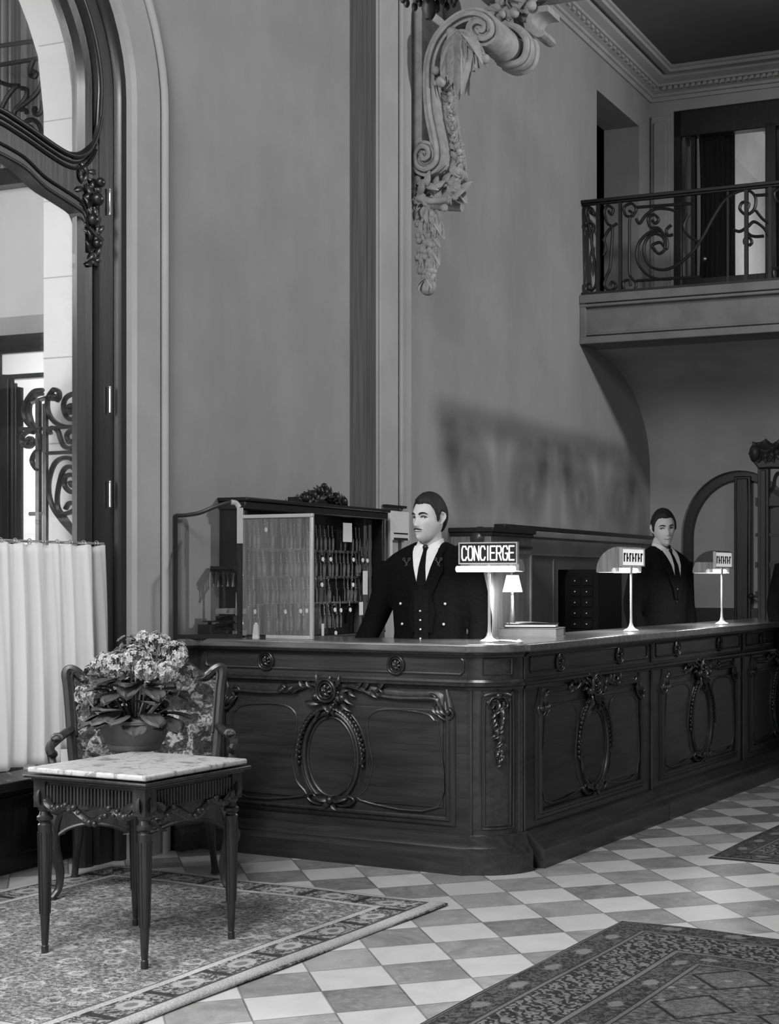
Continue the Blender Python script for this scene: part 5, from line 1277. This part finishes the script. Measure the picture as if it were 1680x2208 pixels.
# back
m = MB()
bo = [(-.27, .43, .24), (-.285, .55, .26), (-.295, .70, .285), (-.305, .82, .305), (-.312, .875, .313), (-.300, .895, .318), (-.275, .885, .315), (-.245, .858, .310), (-.215, .862, .310), (-.17, .90, .318), (-.10, .935, .322), (0, .945, .325)]
full = bo+[(-x, z, y) for x, z, y in reversed(bo[:-1])]
pts = spline([(x, y, z) for x, z, y in full], 4); m.tube(pts, .021, 8, flat=((0, 1, 0), .9)); m.tube([(x*.93, y-.016, z-.010) for x, y, z in pts[6:-6]], .006, 6)
m.tube([(-.27, .25, .50), (0, .245, .485), (.27, .25, .50)], .02, 8)
for i in range(18): a = rq.uniform(.2, 2.9); m.leaf((rq.uniform(-.06, .06), .30, .93+rq.uniform(-.01, .03)), (math.cos(a), -.3, math.sin(a)), (0, -1, 0), .06, .028, .4, 5, .5)
obj('back_frame', m, TABW, chr_)
m = MB()
def topz(x):
    q = [(p_[0], p_[2]) for p_ in pts if p_[2] > .83]; q.sort(); 
    for (a, h0), (b, h1) in zip(q, q[1:]):
        if a <= x <= b and b > a: return h0+(h1-h0)*(x-a)/(b-a)
    return .86
m.sheet(lambda u, v: ((u*2-1)*(.27+.02*v), .245+.07*v-.028*math.sin(PI*u)*math.sin(PI*min(1, v*1.1)), .50+(topz((u*2-1)*.285)-.50)*v), 24, 16, .03, (0, 1, 0))
obj('backrest', m, TAP, chr_, ang=60)
for sx in (-1, 1):
    m = MB(); ar = spline([(sx*.292, .275, .64), (sx*.32, .15, .625), (sx*.345, .02, .605), (sx*.35, -.09, .60), (sx*.345, -.15, .585), (sx*.335, -.13, .57)], 5); m.tube(ar, .018, 8)
    m.tube(spline([(sx*.35, -.09, .59), (sx*.335, -.13, .52), (sx*.31, -.12, .45), (sx*.305, -.10, .38)], 5), .016, 8); obj('armrest', m, TABW, chr_)
    obj('arm_pad', MB().ball((sx*.335, .06, .625), (.024, .09, .018), 12, 8), TAP, chr_)

# ------------------------------------------------------------------ people
def lerp(tab, z):
    if z <= tab[0][0]: return tab[0][1:]
    for a, b in zip(tab, tab[1:]):
        if z <= b[0]: u = (z-a[0])/(b[0]-a[0]); return tuple(p+(q-p)*u for p, q in zip(a[1:], b[1:]))
    return tab[-1][1:]
HW, HD, HH = .072, .093, .118
def hp(az, th, extra=0.0):
    """a point of the head; az 0 = face, th from the crown"""
    dx, dy, dz = math.sin(th)*math.sin(az), -math.sin(th)*math.cos(az), math.cos(th)
    x, y, z = dx*HW, dy*HD, dz*HH
    g = lambda a, s: math.exp(-(a/s)**2)
    if dz < 0:
        k = -dz; x *= 1-.30*k**1.4; 
        if dy > 0: y *= 1-.55*k
        else: y = y*(1+.02*k)-.034*k*k*max(0, -dy+.15)*(1 if k < .999 else 1)
        if dy <= 0: y -= .030*max(0, k-.25)*max(0, 1-abs(dx)*1.2)
    else:
        x *= 1+.06*math.sin(dz*PI); y *= 1+.04*math.sin(dz*PI)
    front = max(0, -dy)
    if dy < .1:
        y -= .0060*g(z-.024, .011)*g(abs(x)-.026, .022)                      # brow
        y += .0140*g(abs(x)-.031, .015)*g(z-.004, .011)                      # eye sockets
        y += .004*g(abs(x)-.046, .014)*g(z+.055, .025)                       # cheek hollow
        y -= .004*g(abs(x)-.043, .014)*g(z+.022, .014)                       # cheekbone
        nz = 0
        if -.046 < z < .02: u = (.02-z)/.058; nz = .024*min(1, u)**1.15*(1 if z > -.036 else max(0, 1-(-.036-z)/.010))
        y -= nz*g(x, .0105+.004*max(0, min(1, (.0-z)/.04)))                   # nose
        y -= .005*g(abs(x)-.012, .006)*g(z+.036, .007)                        # nostril wings
        y -= .0050*g(z+.059, .006)*g(x, .021); y -= .0045*g(z+.071, .006)*g(x, .018); y += .004*g(z+.065, .0028)*g(x, .022)
        y -= .006*g(z+.098, .014)*g(x, .020); y += .003*g(z+.082, .006)*g(x, .02)
    v = Vector((x, y, z))
    if extra: v += Vector((dx, dy, dz)).normalized()*extra
    return v
def surf(x, z):
    best = None
    for i in range(41):
        th = PI*(.15+.8*i/40)
        for j in range(25):
            az = -.9+1.8*j/24; p_ = hp(az, th); e = (p_.x-x)**2+(p_.z-z)**2
            if best is None or e < best[0]: best = (e, p_)
    # local refinement
    return best[1].y
HL = [(0, .070), (22, .074), (42, .070), (56, .046), (64, .022), (70, -.004), (76, -.022), (82, .006), (88, .030), (98, .026), (112, -.016), (130, -.062), (180, -.075)]
def hair_off(az, th):
    p_ = hp(az, th); a = abs(math.degrees(math.atan2(p_.x, -p_.y))); zl = lerp([(q[0], q[1]) for q in HL], a)[0]; mm = p_.z-zl
    return max(-.010, min(.011, mm*.9))+(.007*max(0, min(1, (p_.z-.06)/.05)) if mm > 0 else 0)
TOR = [(.78, .200, .130, .0), (.95, .192, .125, .0), (1.06, .182, .120, 0), (1.18, .190, .125, 0), (1.30, .205, .130, .0), (1.38, .205, .120, .005), (1.43, .175, .100, .01), (1.465, .12, .082, .015), (1.49, .080, .070, .018)]
def tfy(x, z, off=0):
    rx, ry, yc = lerp(TOR, z); q = min(.98, abs(x)/rx); return yc-ry*(1-q**2.4)**(1/2.4)-off
def loft(mb, tab, seg=28, p=2.4, dz=0):
    vs = []; fs = []
    for z, rx, ry, yc in tab:
        for i in range(seg):
            a = 2*PI*i/seg; c, s = math.cos(a), math.sin(a); vs.append((rx*abs(c)**(2/p)*(1 if c > 0 else -1), yc+ry*abs(s)**(2/p)*(1 if s > 0 else -1), z))
    n = len(tab)
    for j in range(n-1):
        for i in range(seg): k = (i+1) % seg; fs.append((j*seg+i, j*seg+k, (j+1)*seg+k, (j+1)*seg+i))
    fs.append(tuple(range(seg-1, -1, -1))); fs.append(tuple((n-1)*seg+i for i in range(seg))); mb.add(vs, fs)
def hand(mb, wrist, d, palm_n, side):
    """palm, four bent fingers of different length and a thumb"""
    W_ = Vector(wrist); d = Vector(d).normalized(); N = Vector(palm_n); N = (N-d*N.dot(d)).normalized(); S = d.cross(N)*side
    Mx = Matrix((( S.x, N.x, d.x), (S.y, N.y, d.y), (S.z, N.z, d.z)))
    mb.ball(W_+d*.05, (.040, .016, .052), 12, 8, Mx.to_4x4())
    mb.tube([W_-d*.03, W_+d*.02], [.026, .027], 10)
    for k, (o, L_) in enumerate(((-.028, .068), (-.010, .077), (.009, .072), (.026, .056))):
        b = W_+d*.088+S*o; p_ = [b-d*.02, b, b+d*(L_*.42)+N*(.010), b+d*(L_*.72)+N*.026, b+d*(L_*.86)+N*.044]; mb.tube(spline(p_, 3), [.0092]*10+[.0078]*3, 8)
    b = W_+d*.028-S*.030; mb.tube(spline([b+S*.01, b-S*.012+d*.015, b-S*.022+d*.045+N*.012, b-S*.020+d*.070+N*.022], 3), [.012]*5+[.0105]*5, 8)
def person(label, M, head_yaw=0, head_tilt=0, head_roll=0, arms=None, suit=SUIT, moustache=False, waist=True, crest=False, lod=0, vbot=1.24):
    t = thing('person', label, 'person', M)
    arms = arms or {1: [(.185, .0, 1.395), (.235, .02, 1.20), (.255, .02, 1.10), (.25, -.03, .93), (.24, -.06, .84)], -1: [(-.185, .0, 1.395), (-.235, .02, 1.20), (-.255, .02, 1.10), (-.25, -.03, .93), (-.24, -.06, .84)]}
    HM = Matrix.Translation((0, -.012, 1.620)) @ Matrix.Rotation(head_yaw, 4, 'Z') @ Matrix.Rotation(head_tilt, 4, 'X') @ Matrix.Rotation(head_roll, 4, 'Y')
    # body in one surface: head, neck, trunk, arms with hands, legs
    m = MB(); nu, nv = 72, 56; vs = []; fs = []
    for j in range(nv+1):
        for i in range(nu): vs.append(HM @ hp(2*PI*i/nu-PI, PI*(.001+.998*j/nv)))
    for j in range(nv):
        for i in range(nu): k = (i+1) % nu; fs.append((j*nu+i, (j+1)*nu+i, (j+1)*nu+k, j*nu+k))
    fs.append(tuple(range(nu-1, -1, -1))); fs.append(tuple(nv*nu+i for i in range(nu)))
    m.add(vs, fs)
    for s in (-1, 1):                                          # ears
        e = [(HM @ Vector((s*(.0685+.010*math.sin(a)*.4), .012-.013*math.cos(a), -.004+.030*math.sin(a)))) for a in [i*PI/7-PI/2 for i in range(9)]]
        e = [HM @ Vector((s*.072, .004, -.026)), HM @ Vector((s*.077, .016, -.012)), HM @ Vector((s*.082, .026, .008)), HM @ Vector((s*.080, .022, .026)), HM @ Vector((s*.074, .006, .030)), HM @ Vector((s*.070, -.002, .016))]
        m.tube(spline(e, 4), .0055, 8); m.ball(HM @ Vector((s*.070, .010, .002)), (.007, .017, .026), 10, 8, HM.to_3x3().to_4x4())
    nb_ = HM @ Vector((0, .012, -.060))
    m.tube([nb_, (0, .012, 1.535), (0, .022, 1.49), (0, .025, 1.44)], [.050, .053, .058, .075], 20)
    loft(m, [(.80, .165, .105, 0), (1.0, .15, .10, 0), (1.2, .16, .105, 0), (1.35, .175, .10, .005), (1.43, .13, .08, .012)])
    for s in (-1, 1):
        A = spline([Vector(p_) for p_ in [tuple(v) for v in arms[s]]], 4); n = len(A)
        m.tube([Vector(a) for a in A], [.045-.017*i/(n-1) for i in range(n)], 12)
        d = (Vector(arms[s][-1])-Vector(arms[s][-2])).normalized(); hand(m, Vector(arms[s][-1])+d*.01, d, (-s, -.2, 0), s)
        m.tube([(s*.09, 0, .86), (s*.10, -.01, .50), (s*.10, .01, .10), (s*.10, .0, .06)], [.085, .058, .038, .04], 12)
        m.ball((s*.10, -.05, .05), (.04, .12, .04), 10, 8)
    body = obj('body', m, SKIN, t, mods=[remesh(.0042, 2)])
    # hair
    m = MB(); vs = []; fs = []
    for j in range(nv+1):
        for i in range(nu):
            az, th = 2*PI*i/nu-PI, PI*(.001+.998*j/nv); vs.append(HM @ hp(az, th, hair_off(az, th)+.0015*math.sin(az*23+th*9)))
    for j in range(nv):
        for i in range(nu): k = (i+1) % nu; fs.append((j*nu+i, (j+1)*nu+i, (j+1)*nu+k, j*nu+k))
    # keep only hair covered faces
    keep = [f for f in fs if max(hair_off(2*PI*(v % nu)/nu-PI, PI*(.001+.998*(v//nu)/nv)) for v in f) > -.004]
    m.add(vs, keep); h = obj('hair', m, HAIR, t, ang=60)
    bmx = bmesh.new(); bmx.from_mesh(h.data); bmesh.ops.delete(bmx, geom=[v for v in bmx.verts if not v.link_faces], context='VERTS'); bmx.to_mesh(h.data); bmx.free()
    for s in (-1, 1):                                          # eyes and brows
        y = surf(s*.031, .003)
        ex = HM @ Vector((s*.031, y+.0095, .003)); o = obj('eye', MB().ball(ex, .0125, 14, 10), EYEW, t)
        g = HM.to_3x3() @ Vector((0, -1, 0)); obj('iris', MB().ball(ex+g*.0078, .0062, 10, 8), BLACK, o)
        m = MB(); m.tube([HM @ Vector((s*x, surf(s*x, z)-.0012+.0, z)) for x, z in ((.018, .0055), (.024, .0095), (.031, .0105), (.038, .0085), (.044, .004))], .0022, 6); obj('eyelid', m, HAIR, o)
        m = MB(); m.tube([HM @ Vector((s*x, surf(s*x, z)-.001, z)) for x, z in ((.013, .019), (.020, .0235), (.030, .0265), (.040, .0255), (.049, .019))], [.0030, .0045, .0045, .0036, .0018], 6); obj('eyebrow', m, HAIR, t)
    m = MB(); m.tube([HM @ Vector((x, surf(x, -.065)-.0015, -.065+abs(x)*.05)) for x in (-.024, -.012, 0, .012, .024)], [.0015, .0035, .004, .0035, .0015], 6); obj('mouth', m, LIPS, t)
    if moustache:
        m = MB(); m.tube([HM @ Vector((x, surf(x, -.053)-.0015, -.0515-abs(x)*.16)) for x in (-.026, -.018, -.009, 0, .009, .018, .026)], [.0015, .0034, .0042, .0036, .0042, .0034, .0015], 6); obj('moustache', m, HAIR, t)
    # clothes
    m = MB(); loft(m, TOR)
    for s in (-1, 1):
        A = spline([tuple(v) for v in arms[s]], 5); n = len(A)
        m.tube([Vector(a) for a in A], [.078-.034*(i/(n-1))**.8 for i in range(n)], 16)
        m.ball((s*.165, .005, 1.385), (.075, .075, .062), 16, 10)
        m.tube([(s*.05, .018, 1.462), (s*.12, .012, 1.43), (s*.17, .005, 1.395)], [.055, .055, .06], 12)
    jk = obj('jacket', m, suit, t, mods=[remesh(.009, 5)])
    m = MB(); loft(m, [(.80, .17, .115, 0), (.88, .175, .12, 0)])
    for s in (-1, 1): m.tube([(s*.09, 0, .90), (s*.10, -.01, .50), (s*.10, .01, .06)], [.10, .085, .075], 14)
    obj('trousers', m, suit, t, mods=[remesh(.012, 3)])
    for s in (-1, 1): m = MB(); m.ball((s*.10, -.05, .045), (.048, .135, .045), 14, 8); obj('shoe', m, BLACK, t)
    def patch(name, z0, z1, xl, xr, off, mt, th=.004, nu_=9, nv_=18, parent=t):
        m = MB(); m.sheet(lambda u, v: ((lambda z: (lambda x: (x, tfy(x, z, off), z))(xl(z)+(xr(z)-xl(z))*u))(z0+(z1-z0)*v)), nu_, nv_, -th, (0, 1, 0)); return obj(name, m, mt, parent, ang=60)
    vb = vbot; wv = lambda z: .004+.062*max(0, min(1, (z-vb)/(1.46-vb)))**.9
    patch('shirt', vb, 1.487, lambda z: -wv(z), lambda z: wv(z), .006, SHIRT)
    tw = lambda z: (.008+.020*min(1, (1.47-z)/.2)) if z < 1.465 else .014
    patch('tie', vb+.008, 1.475, lambda z: -tw(z), lambda z: tw(z), .010, SUIT2, .004)
    m = MB(); m.ball((0, tfy(0, 1.475)-.014, 1.478), (.015, .010, .013), 10, 8); obj('tie_knot', m, BLACK, t)
    for s in (-1, 1):                                          # shirt collar
        m = MB(); c_ = [Vector((s*.056, .035, 1.525)), Vector((s*.052, -.015, 1.515)), Vector((s*.028, -.052, 1.497)), Vector((s*.006, -.060, 1.484))]
        d_ = [Vector((s*.064, .035, 1.49)), Vector((s*.068, -.03, 1.475)), Vector((s*.052, -.075, 1.455)), Vector((s*.03, -.082, 1.445))]
        cs, ds = spline(c_, 4), spline(d_, 4); vs = []
        for a, b in zip(cs, ds):
            a, b = Vector(a), Vector(b); nn = Vector((s*.5, -.8, 0)).normalized()*.004; vs += [a, b, b+nn, a+nn]
        n = len(cs); fs = [(i*4+k, i*4+(k+1) % 4, i*4+4+(k+1) % 4, i*4+4+k) for i in range(n-1) for k in range(4)]+[(3, 2, 1, 0), (n*4-4, n*4-3, n*4-2, n*4-1)]
        m.add(vs, fs); obj('shirt_collar', m, SHIRT, t, ang=60)
    for s in (-1, 1):                                          # lapels
        zt_ = 1.475; zm = 1.30; zl = 1.06 if waist else vb-.06
        inx = lambda z: wv(z) if z > vb else .004+(.030 if waist else .0)*min(1, (vb-z)/.08)
        outx = lambda z: inx(z)+(.018+.048*max(0, min(1, (z-zl)/(1.36-zl)))*(1 if z < 1.37 else max(.25, 1-(z-1.37)/.09)))
        m = MB(); m.sheet(lambda u, v: ((lambda z: (lambda x: (s*x, tfy(x, z, .010), z))(inx(z)+(outx(z)-inx(z))*u))(zl+(zt_-zl)*v)), 7, 26, -.006, (0, 1, 0)); lp = obj('lapel', m, suit, jk, ang=50)
        if crest:
            m = MB(); zc, xc = 1.395, .082; yy = tfy(xc, zc, .018)
            for a in (-.7, .7): m.tube([(s*xc-.018*math.sin(a), yy, zc-.02), (s*xc+.018*math.sin(a), yy, zc+.02)], .0022, 6)
            for a in (-1, 1): m.tube([(s*xc+a*.014+.006*math.cos(q), yy, zc+.024+.006*math.sin(q)) for q in [k*PI/4 for k in range(8)]], .0018, 5, True)
            obj('crossed_key_badge', m, mat('dull_thread', .08, .8), lp)
    if waist:
        patch('waistcoat', .84, vb+.03, lambda z: -.036-.03*max(0, (z-1.15)), lambda z: .036+.03*max(0, (z-1.15)), .013, SUIT2)
        for k in range(5): z = vb-.075-.045*k; obj('waistcoat_button', MB().ball((-.004, tfy(0, z)-.019, z), (.006, .004, .006), 8, 6), BRASS, t)
        for s in (-1, 1):
            for k, z in enumerate((1.20, 1.10, 1.0)): x = .115-.008*k; obj('jacket_button', MB().ball((s*x, tfy(x, z)-.008, z), (.008, .005, .008), 8, 6), BRASS, jk)
    else: obj('jacket_button', MB().ball((.0, tfy(0, vb-.08)-.012, vb-.08), (.007, .004, .007), 8, 6), BLACK, jk)
    return t
def facing(x, y, turn): return Matrix.Translation((x, y, 0)) @ Matrix.Rotation(turn, 4, 'Z')
R_ = math.radians
Z1 = 7.22
person('person in dark uniform coat, waistcoat and tie standing behind the CONCIERGE sign', facing((928-CX)/FPX*Z1, Z1, R_(-14)) @ Matrix.Scale(.978, 4), R_(-22), R_(0), 0,
       {-1: [(-.185, .0, 1.39), (-.25, .0, 1.22), (-.30, .0, 1.10), (-.36, -.05, .95), (-.39, -.08, .86)], 1: [(.19, .0, 1.39), (.235, .02, 1.20), (.255, .02, 1.09), (.25, -.03, .93), (.24, -.06, .84)]}, SUIT, True, True, True)
Z2 = 9.75
person('person in plain dark suit and tie standing between the two farther desk lamps', facing((1428-CX)/FPX*Z2, Z2, R_(42)) @ Matrix.Scale(1.0, 4), R_(-30), R_(4), R_(-4), None, SUIT2, False, False, False, 0, 1.22)
Z3 = 10.0
person('person in dark coat standing beyond the right edge, only one sleeve in view', facing(1.70, Z3, R_(25)) @ Matrix.Scale(.985, 4), 0, 0, 0, None, SUIT2, False, False, False, 0, 1.22)
